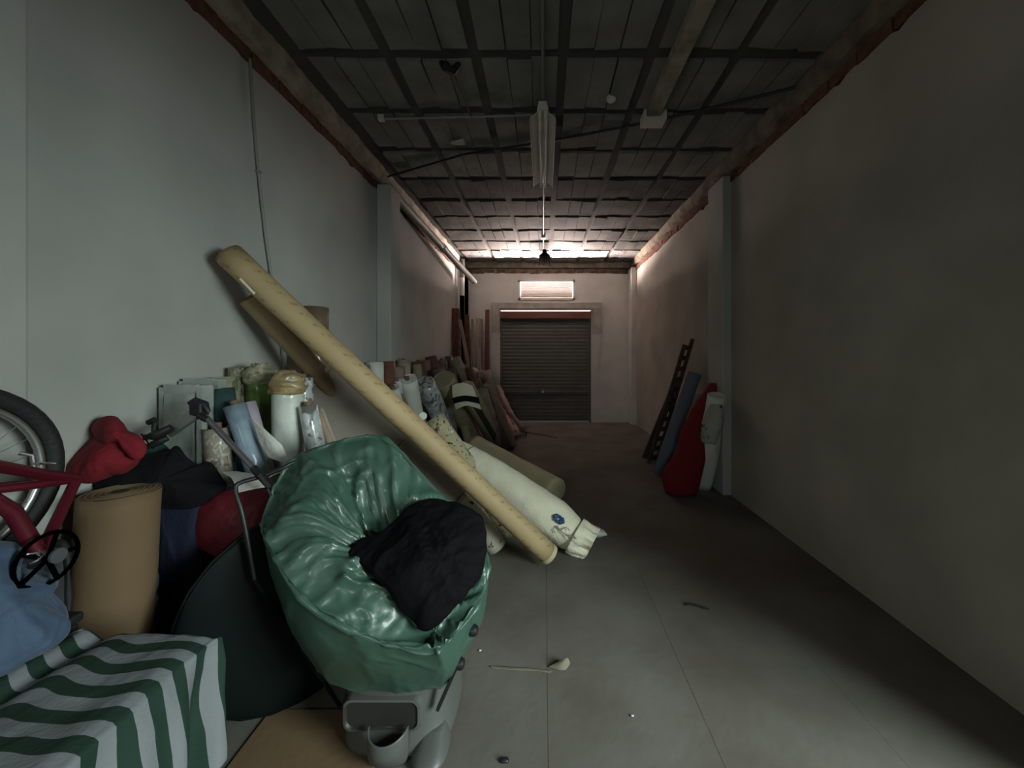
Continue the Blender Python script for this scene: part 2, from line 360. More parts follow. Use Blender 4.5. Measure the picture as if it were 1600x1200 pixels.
# bare bricks above the plaster
brick_protos = []
for k in range(4):
    b = MB(); b.box(-.03, .03, -.118, .118, -.045, .045, .006); o = b.build('brick', M['brick']); brick_protos.append(o.data); bpy.data.objects.remove(o)
dull = []
for k in range(3):
    b = MB(); b.box(-.03, .03, -.10 - .03 * k, .09 + .02 * k, -.045, .03 + .008 * k, .012); o = b.build('brick', M['oldbrick']); dull.append(o.data); bpy.data.objects.remove(o)
def brick(parent, loc, rz=0):
    o = bpy.data.objects.new('brick', random.choice(dull if rz else brick_protos)); C.objects.link(o); o.parent = parent
    o.location = Vector(loc) - parent.location + Vector((random.uniform(-.006, .006), 0, random.uniform(-.008, .008)))
    o.rotation_euler = (random.uniform(-.03, .03), 0, rz + random.uniform(-.04, .04))
y = 0.3
while y < 8.4:
    brick(wl, (XL - .022, y, 3.395)); brick(wr_, (XR + .022, max(y, DY1 + .15), 3.395)) if y > DY1 + .12 else None; y += .252
x = XL + .15
while x < XR - .1:
    brick(fwo, (x, YF + .02, 3.38), R(90)); x += .252
# rough mortar ledges between walls and ceiling
def ledge(name, side, y0, y1, seed):
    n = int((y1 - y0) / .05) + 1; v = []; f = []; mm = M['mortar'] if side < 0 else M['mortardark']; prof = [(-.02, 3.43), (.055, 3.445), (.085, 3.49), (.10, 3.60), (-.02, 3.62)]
    for i in range(n):
        y = y0 + (y1 - y0) * i / (n - 1)
        for k, (dx, z) in enumerate(prof):
            j = .022 * noise.noise(Vector((y * 4, k * 2.3, seed))) + .012 * noise.noise(Vector((y * 15, k * 3.3, seed)))
            xx = (XL + dx + j) if side < 0 else (XR - dx - j)
            v.append((xx, y, z + (j if k < 3 else 0)))
    m = len(prof)
    for i in range(n - 1):
        for k in range(m): f.append((i * m + k, i * m + (k + 1) % m, (i + 1) * m + (k + 1) % m, (i + 1) * m + k))
    return tag(MB().add(v, f).build(name, mm, None, True), kind='structure')
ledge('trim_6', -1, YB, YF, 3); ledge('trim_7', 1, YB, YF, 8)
tag(MB().box(XL, XR, YF - .05, YF + .06, 3.445, ZC + .05, .0).build('trim_8', M['mortar']), kind='structure')

# ceiling: dark joists and rows of hollow blocks
ceil = tag(MB().box(XL - .3, XR + .3, YB - .2, YF + .3, ZC + .022, ZC + .2).build('ceiling', M['slab_back']), kind='structure')
bays_x = []
x = -1.63
while x < XR - .1:
    bays_x.append((x, min(x + .505, XR - .06))); x += .603
bays_y = []
yy = 8.72
while yy > -2.2:
    bays_y.append((yy - .515, min(yy, YF - .05))); yy -= .613
nb = 0
for (y0, y1) in bays_y:
    for (x0, x1) in bays_x:
        k = 3
        for i in range(k):
            if y1 < .4 and i != 0: continue       # behind the camera: whole blocks
            a = x0 + (x1 - x0) * i / k; b = x0 + (x1 - x0) * (i + 1) / k
            if y1 < .4: b = x1
            z = ZC + random.uniform(-.006, .010); t = random.uniform(-.004, .004)
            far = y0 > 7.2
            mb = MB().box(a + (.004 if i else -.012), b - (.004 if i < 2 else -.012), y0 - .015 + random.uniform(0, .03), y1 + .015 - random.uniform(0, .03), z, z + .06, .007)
            o = mb.build('ceiling_block', M['block_far'] if far else (M['block_shaded'] if y0 > 4.2 else M['block']), ceil); nb += 1  # shade in the mid-hall block colour, lighter copy for the strip lit by the louvre
print('blocks', nb)

# floor slabs with recessed joints
fl = tag(MB().box(XL - .3, XR + .3, YB - .2, YF + .3, -.12, -.004).build('floor', M['joint']), kind='structure')
ys = [YB, -1.8, -1.2, -.6, 0, .62, 1.24, 1.84, 2.44, 3.14, 3.8, 4.45, 5.1, 5.8, 6.5, 7.2, 7.9, YF + .2]
xs = [XL - .05, -.62, .015, .66, 1.33, XR + .28]
for a, b in zip(ys, ys[1:]):
    for c, d in zip(xs, xs[1:]):
        dz = random.uniform(-.0010, .0)
        MB().box(c + .0008, d - .0008, a + .0008, b - .0008, -.03, dz).build('floor_slab', M['floor'], fl)

# ------------------------------------------------------------------ louvred window
win = tag(MB().box(WX0 - .005, WX1 + .005, YF - .03, YF + .03, WZ0, WZ0 + .045).box(WX0 - .005, WX1 + .005, YF - .03, YF + .03, WZ1 - .045, WZ1)
    .box(WX0 - .005, WX0 + .045, YF - .03, YF + .03, WZ0, WZ1).box(WX1 - .045, WX1 + .005, YF - .03, YF + .03, WZ0, WZ1).build('window_1', M['louvre']), kind='structure')
ns = 9
for i in range(ns):
    z = WZ0 + .05 + (WZ1 - WZ0 - .1) * (i + .5) / ns
    MB().bar((WX0 + .04, YF + .02, z), (WX1 - .04, YF + .02, z), .058, .004, (0, .85, 1)).bar((WX0 + .04, YF - .004, z + .018), (WX1 - .04, YF - .004, z + .018), .004, .010).build('slat', M['slatlit'], win)


# ------------------------------------------------------------------ roller shutter
sh = empty('door_1', ((GX0 + GX1) / 2, YF, 0)); tag(sh, kind='structure')
top = P(0, 497, YF).z; ns = 29
for i in range(ns):
    z0 = .03 + (top - .03) * i / ns; z1 = .03 + (top - .03) * (i + 1) / ns; y = YF + .05
    v = [(x, y + dy, z) for x in (GX0 + .02, GX1 - .04) for dy, z in ((.003, z0), (-.002, z0 + .018), (-.0035, (z0 + z1) / 2), (-.002, z1 - .012), (.003, z1 + .001), (.02, z1 + .001), (.02, z0))]
    f = [(k, (k + 1) % 7, 7 + (k + 1) % 7, 7 + k) for k in range(7)] + [tuple(range(7)), tuple(range(7, 14))[::-1]]
    MB().add(v, f).build('slat', M['shutter'], sh)
MB().box(GX0 + .05, GX1 - .08, YF + .015, YF + .05, P(0, 613, YF).z - .025, P(0, 613, YF).z + .02).build('lock_bar', M['shutter'], sh)
MB().tube([(P(848, 0, YF).x, YF + .016, P(0, 612, YF).z), (P(848, 0, YF).x, YF - .01, P(0, 612, YF).z)], .03, 12).build('lock', M['chrome'], sh)
MB().box(GX0 - .01, GX0 + .03, YF + .01, YF + .09, 0, top).box(GX1 - .05, GX1 - .01, YF + .01, YF + .09, 0, top).build('guide_rail', M['shutter'], sh)
MB().box(GX0 + .01, GX1 - .01, YF - .03, YF + .2, top - .01, GZ - .037).build('roller_cover', M['rust'], sh)
MB().box(GX0 + .012, GX1 - .012, YF + .12, YF + .125, GZ - .043, GZ + .0).build('daylight_gap', glow('gap_light', (1.0, .82, .76), 2.5), sh)
# concrete surround: lintel, bracket pieces and jambs
X = lambda px: P(px, 0, YF - .06).x; Z = lambda py: P(0, py, YF - .06).z
sur = tag(MB().box(X(768), X(940), YF - .07, YF, Z(482.5), Z(473), .004).build('trim_9', M['concrete']), kind='structure')
MB().box(X(768), X(780.5), YF - .07, YF, Z(519), Z(482.6), .003).build('bracket', M['concrete'], sur)
MB().box(X(926), X(940), YF - .07, YF, Z(521), Z(482.6), .003).build('bracket', M['concrete'], sur)
MB().box(X(766), X(781), YF - .035, YF, 0, Z(519.2), .002).build('jamb', M['plaster_far'], sur)
MB().box(X(925), X(937), YF - .035, YF, 0, Z(521.2), .002).build('jamb', M['plaster_far'], sur)

# ------------------------------------------------------------------ pipes and cables
pp = empty('drain_pipe', (-1.72, 4.4, 3.3), 'long grey drain pipe running under the ceiling along the left wall', 'pipe')
a, b = P(603, 291, 4.45), P(741, 440, 8.0)
MB().tube([a, a.lerp(b, .5), b], .055, 16).build('pipe_length', M['pipe'], pp, True)
for t in (.02, .5): MB().tube([a.lerp(b, t - .01), a.lerp(b, t + .02)], .066, 16).build('socket', M['pipe'], pp, True)
c = a.lerp(b, .25); MB().bar(c + Vector((0, 0, .0)), c + Vector((-.12, 0, .2)), .03, .008).build('hanger', M['steel'], pp)
c = a.lerp(b, .75); MB().bar(c + Vector((0, 0, .0)), c + Vector((-.10, 0, .2)), .03, .008).build('hanger', M['steel'], pp)
dp = empty('down_pipe', (-1.78, 8.2, 0), 'white vertical down pipe with dark upper and lower sleeves in the far left corner', 'pipe')
MB().tube([P(722, 462, 8.15), P(722, 434, 8.15)], .05, 14).build('pipe_length', M['pvc'], dp, True)
MB().tube([P(722, 434, 8.15), P(722, 405, 8.15)], .055, 14).build('pipe_sleeve', M['shutter'], dp, True)
MB().tube([(P(722, 0, 8.15).x, 8.15, 0), P(722, 462, 8.15)], .048, 14).build('lower_pipe', M['lampdark'], dp, True)
rp = empty('black_riser', (P(728, 0, 8.45).x, 8.45, 0), 'thin black riser pipe in the far left corner beside the white down pipe', 'pipe')
MB().tube([(P(729, 0, 8.45).x, 8.45, 0), (P(729, 0, 8.45).x, 8.45, P(0, 428, 8.45).z)], .04, 12).build('pipe_length', M['lampdark'], rp, True)
wc = empty('wall_cable', (XL + .02, 2.4, 3.3), 'thin grey cable hanging down the left wall behind the leaning kraft tube', 'cable')
def onwall(px, py, off=.018):
    Y = (XL + off) * F / (px - VX); return Vector((XL + off, Y, EYE - (py - VY) * Y / F))
MB().tube([onwall(391, 92), onwall(395, 160), onwall(401, 240), onwall(406, 290), onwall(415, 370), onwall(425, 440), onwall(440, 540), onwall(444, 575), onwall(448, 640)], .0085, 8).build('cable_run', M['conduit'], wc, True)
for q in ((404, 268), (433, 500)):
    c = onwall(*q); MB().box(c.x - .02, c.x + .012, c.y - .014, c.y + .014, c.z - .006, c.z + .006).build('cable_clip', M['conduit'], wc)
def onceil(px, py, dz=.02):
    Y = (ZC - dz - EYE) * F / (VY - py); return P(px, py, Y)
ct = empty('ceiling_conduit', (0, 3, ZC), 'long metal conduit along the middle of the ceiling that feeds the two tube lamps', 'conduit')
MB().tube([(-.01, 7.6, ZC - .02), (-.005, 5, ZC - .02), (-.01, 1.2, ZC - .02)], .012, 8).build('conduit_length', M['conduit'], ct, True)
MB().box(-.045, .025, 6.55, 6.63, ZC - .06, ZC - .0).build('junction_box', M['lampwhite'], ct)
cc = empty('cross_conduit', (-.6, 3.2, ZC), 'thin conduit across the ceiling from the left to the near tube lamp', 'conduit')
a, b = onceil(597, 186), onceil(832, 180)
MB().tube([a, b], .008, 8).build('conduit_length', M['pipe'], cc, True)
MB().box(a.x - .03, a.x + .02, a.y - .02, a.y + .02, a.z - .015, ZC + .01).build('end_box', M['lampwhite'], cc)
dc = tag(MB().tube([onceil(606, 276, .03), onceil(730, 240, .012), onceil(850, 222, .012), onceil(1030, 188, .012), onceil(1180, 152, .012), onceil(1318, 118, .035)], .011, 8)
    .build('black_cable', M['black'], None, True), 'black cable stretched diagonally across the ceiling from pilaster to right wall', 'cable')
bm_ = empty('ceiling_trunking', (.9, 2.4, ZC), 'dusty trunking on the right of the ceiling ending in a pale box', 'trunking')
MB().box(.86, .97, .5, 3.22, ZC - .06, ZC + .005, .004).build('trunking_length', M['mortar'], bm_)
MB().box(.84, 1.03, 3.22, 3.36, ZC - .075, ZC + .005).build('end_box', M['lampwhite'], bm_)
c = onceil(955, 157, .02)
rs = empty('ceiling_rose', c, 'small round white ceiling rose to the right of the near tube lamp', 'ceiling rose')
MB().tube([c + Vector((0, 0, .03)), c + Vector((0, 0, 0)), c + Vector((0, 0, -.012))], [.038, .036, .02], 18).build('disc', M['white'], rs, True)
c = onceil(703, 105, .03)
cl = empty('wire_clump', c, 'dark clump of old wiring hanging from a hole in the ceiling left of the lamp', 'wiring')
MB().tube([c + Vector((-.06, 0, .03)), c + Vector((-.03, -.02, -.01)), c + Vector((.02, .01, -.02)), c + Vector((.07, 0, .03))], [.02, .035, .03, .015], 8).build('wire_bundle', M['black'], cl, True)
MB().tube([c, c + Vector((.03, .25, .012)), c + Vector((.04, .6, .012))], .006, 6).build('loose_wire', M['black'], cl, True)
# paint splash on a block
c = onceil(716, 222, -.002)
tag(MB().box(c.x - .07, c.x + .06, c.y - .06, c.y + .06, ZC - .009, ZC + .0, .02).build('plaster_splash', M['stain']), 'pale splash of plaster stuck to the dark ceiling left of the near tube lamp', 'splash')

# tube lamps
def tube_lamp(x, y0, y1, z, label, dark):
    t = empty('tube_lamp', (x, (y0 + y1) / 2, z), label, 'lamp', 'twin tube lamps on the ceiling')
    body = M['lampdark'] if dark else M['lampwhite']; hold = M['lampdark'] if dark else M['lampwhite']  # near-black colour paints in the backlit shade of the far lamp
    MB().add([(x + dx, y, z + dz) for y in (y0 - .02, y1) for dx, dz in ((-.045, .0), (.045, .0), (.03, .065), (-.03, .065))],
             [(0, 3, 2, 1), (4, 5, 6, 7), (0, 1, 5, 4), (1, 2, 6, 5), (2, 3, 7, 6), (3, 0, 4, 7)]).build('housing', body, t)
    for s in (-1, 1):
        v = []
        for y in (y0 + .02, y1):
            v += [(x + s * .044, y, z + .005), (x + s * .10, y, z - .035), (x + s * .105, y, z - .07), (x + s * .10, y, z - .07), (x + s * .094, y, z - .037), (x + s * .04, y, z - .0)]
        f = [(k, (k + 1) % 6, 6 + (k + 1) % 6, 6 + k) for k in range(6)] + [tuple(range(6)), tuple(range(6, 12))]
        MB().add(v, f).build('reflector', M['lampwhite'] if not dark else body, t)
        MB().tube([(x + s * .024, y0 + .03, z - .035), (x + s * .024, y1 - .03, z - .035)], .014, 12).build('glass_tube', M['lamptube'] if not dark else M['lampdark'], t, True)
        for y in (y0 + .01, y1 - .01):
            MB().box(x + s * .024 - .012, x + s * .024 + .012, y - .012, y + .012, z - .052, z + .002).build('lamp_holder', hold, t)
    for y in (y0 + .25, y1 - .25):
        MB().tube([(x, y, z + .06), (x, y, ZC + .02)], .006, 6).build('hanger_rod', M['conduit'] if not dark else M['lampdark'], t)
    return t
tube_lamp(-.01, 3.02, 4.28, 3.42, 'near twin tube lamp with grey reflector and pale end cap on the ceiling', False)
tube_lamp(.01, 7.25, 8.05, 3.43, 'far twin tube lamp, dark against the lit ceiling before the louvred window', True)

# ------------------------------------------------------------------ rolls of cloth
def uvcyl(name, a, b, r, m, parent=None, seg=28, rings=14, wob=.06, sag=0, flat=1, seed=0, ra=None, wr=None):
    "slightly irregular cylinder from a (foot) to b (head) with uv, r may be a list"
    a, b = Vector(a), Vector(b); d = (b - a).normalized()
    u = Vector((0, 0, 1)) if abs(d.z) < .9 else Vector((0, 1, 0)); u = (u - d * u.dot(d)).normalized(); q = d.cross(u)
    bm = bmesh.new(); uvl = bm.loops.layers.uv.new('UVMap'); V = []
    for j in range(rings):
        t = j / (rings - 1); c = a.lerp(b, t) + Vector((0, 0, -sag * math.sin(math.pi * t)))
        rr = r if not isinstance(r, (list, tuple)) else resample([Vector((x, 0, 0)) for x in r], rings, False)[j].x
        row = []
        for k in range(seg):
            th = 2 * math.pi * k / seg; nn = noise.noise(Vector((math.cos(th) * 1.4, math.sin(th) * 1.4, t * 4 + seed * 3.7)))
            rk = rr * (1 + wob * nn)
            row.append(bm.verts.new(c + (u * math.cos(th) * flat + q * math.sin(th)) * rk))
        V.append(row)
    for j in range(rings - 1):
        for k in range(seg):
            k2 = (k + 1) % seg; fc = bm.faces.new((V[j][k], V[j][k2], V[j + 1][k2], V[j + 1][k])); fc.smooth = True
            for lp, (kk, jj) in zip(fc.loops, ((k, j), (k + 1, j), (k + 1, j + 1), (k, j + 1))): lp[uvl].uv = (kk / seg, jj / (rings - 1))
    # rolled ends: a dished, stepped spiral
    for row, sgn, c in ((V[0], 1, a), (V[-1], -1, b)):
        prev = row
        for fac, dep in ((.86, .0), (.84, .008), (.55, .004), (.53, .012), (.28, .010)):
            ring = [bm.verts.new(c + (x.co - c - d * (x.co - c).dot(d)) * fac + d * sgn * dep) for x in row]
            for k in range(seg): bm.faces.new((prev[k], prev[(k + 1) % seg], ring[(k + 1) % seg], ring[k]))
            prev = ring
        bm.faces.new(prev)
    bmesh.ops.recalc_face_normals(bm, faces=bm.faces)
    me = bpy.data.meshes.new(name); bm.to_mesh(me); bm.free()
    if wr: wrinkle(me, *wr)
    return link(name, me, m, parent, False)
def rest(a, r, b):
    "lift the foot so that the tilted end disc touches the floor"
    d = (Vector(b) - Vector(a)).normalized(); h = r * math.sqrt(max(0, 1 - d.z ** 2)); a = Vector(a); a.z = h + .001; return a
def roll(label, foot, head, r, m, core=True, group=None, cap=None, flap=False, wob=.08, seed=0, name='fabric_roll', cat='fabric roll', wr=None, seg=24):
    foot = rest(foot, r, head); head = Vector(head)
    t = empty(name, foot, label, cat, group)
    uvcyl('rolled_cloth', foot, head, r, m, t, seed=seed, wob=wob, wr=wr, seg=seg)
    d = (head - foot).normalized()
    if core: MB().tube([head - d * .03, head + d * .025], min(.022, r * .4), 12).build('core_tube', M['cart'], t, True)
    if cap:
        uvcyl('end_wrap', head - d * r * 1.0, head + d * r * .55, [r * 1.05, r * 1.06, r * .92, r * .5], cap, t, wob=.2, seed=seed + 3, wr=(.012, 14), rings=24)
    if flap:
        s = d.cross(Vector((0, 1, 0))).normalized(); k = Vector((0, -1, 0)) * r
        loft('loose_edge', [[foot.lerp(head, q) + k * 1.02 + s * r * .5, foot.lerp(head, q) + k * 1.10 + s * r * .95, foot.lerp(head, q) + k * .6 + s * (r * 1.35 + .02 * math.sin(q * 9))] for q in (.05, .3, .55, .8, .98)],
             7, 14, m, t, thick=.003)
    return t

# near group left of the canvas
G1 = 'rolls standing by the wrapped boxes'
Y1 = 2.1
roll('upright roll of olive floral cloth in clear wrap behind the dark teal roll', (-1.76, 2.13, 0), P(350, 590, 2.13), .072, M['olivefloral'], False, G1, wob=.1, seed=1, wr=(.005, 14))
roll('upright flowered brown and white roll in plastic, tallest at the back against the wall', (-1.76, 2.29, 0), P(383, 574, 2.28), .078, M['flowered'], False, G1, wob=.1, seed=2, wr=(.005, 14))
roll('upright bright green roll left of the white wrapped roll', (P(414, 0, 2.25).x, 2.25, 0), P(407, 580, 2.25), .072, M['lime'], False, G1, seed=3, cap=M['olivefloral'])
roll('upright white wrapped roll with crumpled yellow tape over its top', (P(450, 0, 2.12).x, 2.12, 0), P(450, 592, 2.12), .076, M['whitewrap'], False, G1, cap=M['yellowwrap'], wob=.04, seed=4)
roll('dark teal roll leaning left in front of the olive floral roll', (P(400, 0, 1.96).x + .06, 1.93, 0), P(347, 608, 1.975), .052, M['teal'], False, G1, seed=5)
roll('thin lilac roll leaning between the pale blue roll and the green roll', (P(455, 0, 2.0).x + .12, 1.99, 0), P(384, 630, 2.02), .045, M['lilac'], False, G1, seed=6)
roll('pale blue and grey roll leaning in front of the lilac one', (P(466, 0, 1.9).x + .10, 1.92, 0), P(367, 634, 1.9), .043, M['paleblue'], True, G1, seed=7, wob=.2, wr=(.006, 12))
roll('short whitish plastic covered roll right of the white wrapped roll', (P(520, 0, 2.1).x + .06, 2.12, 0), P(482, 634, 2.1), .045, M['silverwrap'], True, G1, seed=8, wob=.15, wr=(.005, 12))
roll('thin rosy wood coloured cardboard roll leaning behind the short whitish roll', (P(575, 0, 2.2).x + .1, 2.25, 0), P(497, 645, 2.18), .022, M['wood'], False, G1, seed=9)
roll('second thin brown cardboard roll leaning closest to the grey canvas', (P(590, 0, 2.25).x + .1, 2.33, 0), P(500, 638, 2.25), .016, M['taupe'], False, G1, seed=10)
roll('short grey flowered roll low down between boxes and teal roll', (P(350, 0, 1.95).x + .05, 1.90, 0), P(338, 668, 1.88), .055, M['flowered'], True, G1, seed=11)
roll('upright pale patterned roll just behind the yellow taped roll', (P(478, 0, 2.42).x, 2.42, 0), P(473, 590, 2.42), .06, M['silverwrap'], True, G1, seed=12)
sheet = loft('white_sheet', [[P(395, 655, 1.88), P(405, 690, 1.87), P(420, 715, 1.86)], [P(415, 672, 1.86), P(425, 700, 1.85), P(440, 722, 1.84)], [P(440, 695, 1.86), P(448, 712, 1.85), P(455, 726, 1.84)]], 20, 20, M['white'], None, wr=(.004, 12), thick=.003)
tag(sheet, 'loose pale sheet hanging under the pale blue roll', 'sheet')
sheet = loft('paper_sheet', [[P(346, 738, 1.72), P(362, 748, 1.68), P(372, 770, 1.64)], [P(370, 738, 1.74), P(385, 745, 1.70), P(395, 765, 1.64)], [P(398, 742, 1.76), P(410, 748, 1.72), P(425, 760, 1.66)]], 16, 16, M['white'], None, wr=(.006, 10), thick=.002)
tag(sheet, 'small crumpled white paper lying below the grey pole', 'paper')

# two flat boxes in clear wrap
def wrapped_box(c, wx, dy, h, rz, label):
    t = empty('wrapped_box', c, label, 'box', 'boxes in clear wrap by the left wall')
    m = MB().box(c[0] - wx / 2, c[0] + wx / 2, c[1], c[1] + dy, .0, h).build('box_body', M['wrap'], t); bevel(m, .012, 2)
    m = MB().box(c[0] - wx / 2 - .006, c[0] - wx / 2 + .014, c[1] - .008, c[1] + .01, .01, h - .01).box(c[0] + wx / 2 - .02, c[0] + wx / 2 + .006, c[1] - .008, c[1] + .01, .01, h - .01).box(c[0] - wx / 2 + .016, c[0] + wx / 2 - .022, c[1] - .008, c[1] + .01, h - .03, h + .004)
    m.build('folded_wrap_edge', M['wrap'], t)
    loft('wrap_film', [[Vector((c[0] + x, c[1] - .014 - .006 * math.sin(x * 40 + z * 5), z)) for x in (-wx / 2 + .02, -wx / 5, wx / 5, wx / 2 - .025)] for z in (.02, h * .35, h * .7, h - .04)], 26, 40, M['wrap'], t, wr=(.007, 9, (1, 1, .5), 4))
wrapped_box((-1.745, 1.85, 0), .195, .075, 1.355, 0, 'nearer tall flat box in clear wrap against the left wall')
wrapped_box((-1.752, 1.955, 0), .19, .06, 1.378, 0, 'flat box in clear wrap half hidden behind the nearer one')

# brown roll behind the tube
roll('brown vinyl roll standing behind the leaning kraft tube', (-1.66, 2.74, 0), P(494, 480, 2.75), .082, M['brownwrap'], False, None, seed=13, wob=.05)

# ------------------------------------------------------------------ canvas on stretcher
A, B = P(516, 573, 2.56), P(727, 771, 2.80)
dn = Vector((-.62, -.02, -.72)).normalized(); L = (B.z + .0) / .72 * 1.0
k = (B.z - .012) / -dn.z
A2 = A + dn * min(k, (A.x - XL - .03) / -dn.x); 
B2 = B + dn * k; A2 = A + dn * k * .72
nrm = (B - A).cross(dn).normalized()
if nrm.y > 0: nrm = -nrm
cv = empty('stretched_canvas', B2, 'large grey brown stretched canvas leaning under the kraft tube', 'canvas')
th = nrm * .004
MB().add([A - th, B - th, B2 - th, A2 - th, A + th, B + th, B2 + th, A2 + th], [(0, 1, 2, 3), (7, 6, 5, 4), (0, 4, 5, 1), (1, 5, 6, 2), (2, 6, 7, 3), (3, 7, 4, 0)]).build('canvas_sheet', M['canvas'], cv)
o3 = nrm * .014
for a, b in ((A, A2), (B, B2), (A.lerp(B, .55), A2.lerp(B2, .55))): MB().bar(a + o3, b + o3, .026, .02, nrm).build('stretcher_bar', M['wood'], cv)
MB().bar(A - nrm * .014, B - nrm * .014, .03, .02, nrm).build('edge_bar', M['wood'], cv)

# ------------------------------------------------------------------ leaning kraft tubes
kt = empty('kraft_tube', FL(866, 880), 'long kraft paper tube with small printed marks leaning from floor to left wall', 'tube')
a, b = P(858, 866, 2.74), P(359, 399, 2.12)
a.z = max(a.z, .055)
kt_body = uvcyl('tube_body', a, b, .072, M['kraft'], kt, seg=40, rings=20, wob=.015, sag=.0)
d = (b - a).normalized()
MB().tube([b + d * -.0, b + d * .012], [.0735, .070], 32).build('end_cap', M['cart'], kt, True)
MB().tube([a - d * .003, a + d * .03], .0745, 32, False).build('end_band', M['tan'], kt, True)
s = b - d * .22
MB().bar(P(375, 435, 2.075), P(398, 459, 2.08), .012, .002, (0, -1, 0)).build('paper_seam', M['cream'], kt)
k2 = empty('brown_tube', FL(700, 800), 'darker brown tube parallel to and behind the long kraft tube', 'tube')
a2, b2 = Vector((-1.10, 3.1, .0)), P(390, 466, 2.28)
a2 = P(520, 608, 2.62)
d2 = (a2 - b2).normalized(); foot = b2 + d2 * ((b2.z - .06) / -d2.z)
uvcyl('tube_body', foot, b2, .060, M['kraftdark'], k2, seg=28, rings=10, wob=.03)
MB().tube([b2, b2 - d2 * .012], [.058, .045], 24).build('end_cap', M['rustcloth'], k2, True)

# ------------------------------------------------------------------ embroidered cream roll and neighbours
foot, head = P(903, 862, 2.95), P(704, 700, 3.35)
er = empty('fabric_roll', foot, 'cream cloth roll embroidered with a blue flower leaning beside the kraft tube', 'fabric roll')
foot.z = .10
body = uvcyl('rolled_cloth', foot, head, [.11, .15, .155, .15, .14, .125, .09], M['cream'], er, seg=48, rings=40, wob=.06, seed=21, wr=(.010, 6, (1, 1, 1), 3))
dd = (head - foot).normalized()
for q in (.86, .90):
    c = foot.lerp(head, q); MB().tube([c - dd * .004, c + dd * .004], .128 - (q - .86) * .45, 30).build('string', M['taupe'], er, True)
MB().tube([foot.lerp(head, .9) + Vector((.09, -.05, .05)), foot.lerp(head, .84) + Vector((.15, -.06, .05)), foot.lerp(head, .74) + Vector((.17, -.04, .02)), foot.lerp(head, .70) + Vector((.16, -.05, .0))], .004, 6).build('loose_string', M['taupe'], er, True)
def skirt(k, r, fl):
    c = foot - dd * (.05 * k - .03); sx_ = dd.cross(Vector((0, 0, 1))).normalized(); sy_ = sx_.cross(dd).normalized(); o = []
    for i in range(36):
        t = 2 * math.pi * i / 36; rr_ = r + fl * math.cos(9 * t + .8 * k) + fl * .6 * math.sin(5 * t + 1)
        p = c + (sx_ * math.cos(t) * 1.05 + sy_ * math.sin(t) * .95) * rr_; p.z = max(p.z, .006); o.append(p)
    return o
loft('gathered_foot', [skirt(0, .142, 0), skirt(.8, .138, .006), skirt(1.6, .126, .012), skirt(2.4, .118, .018), skirt(2.9, .122, .024)], 144, 26, M['cream'], er, True, (False, False), wr=(.006, 14), thick=.004)
# blue flower and its stem, worked in thread on the cloth
blue = mat('blue_thread', (.03, .09, .19), .8, bump=.5, bscale=90); grn = mat('grey_green_thread', (.18, .19, .14), .8)
fc = P(874, 806, 2.78)
view = (fc - Vector((0, 0, EYE))).normalized()
sx = dd; sy = view.cross(dd).normalized()
def onroll(p, off):
    "drop a point onto the cream roll's surface"
    t = (p - foot).dot(dd) / (head - foot).length; c = foot + dd * (p - foot).dot(dd); rr = .158 if t < .5 else .148
    return c + (p - c).normalized() * (rr + off)
for k in range(8):
    an = k * math.pi / 4; c = onroll(fc + (sx * math.cos(an) + sy * math.sin(an)) * .040, .005); e = onroll(fc + (sx * math.cos(an) + sy * math.sin(an)) * .012, .006)
    MB().tube([e, e.lerp(c, .5), c, c + (c - e) * .35], [.004, .012, .016, .006], 8).build('petal', blue, er, True)
st = [onroll(P(*q, 2.78), .004) for q in ((868, 822), (874, 832), (884, 838), (893, 846))]
MB().tube(st, .0035, 6).build('stem', grn, er, True)
for qs in (((874, 832), (866, 824), (860, 832), (864, 838)), ((874, 830), (884, 822), (890, 828)), ((884, 838), (894, 836), (900, 842))):
    MB().tube([onroll(P(*q, 2.78), .004) for q in qs], .003, 6).build('tendril', grn, er, True)
tr = empty('paper_roll', FL(875, 790), 'fat tan paper roll lying behind the cream embroidered roll', 'paper roll')
uvcyl('rolled_paper', P(868, 772, 3.85), P(740, 700, 4.6), .15, M['tan'], tr, seg=36, rings=20, wob=.10, seed=4, wr=(.008, 5))
bf = roll('beige roll printed with black and white flowers, its end showing above the kraft tube', P(800, 770, 3.1) * 1, P(678, 655, 3.2), .085, M['beigefloral'], False, None, seed=31, wr=(.006, 10))
MB().tube([P(661, 650, 3.02), P(661, 650, 3.0)], .03, 14).build('white_core', M['white'], bf, True)
roll('roll with a yellow scroll print poking out below the kraft tube beside the green sack', FL(776, 862), P(700, 745, 2.85), .075, M['scroll'], False, None, seed=33, wr=(.005, 10))

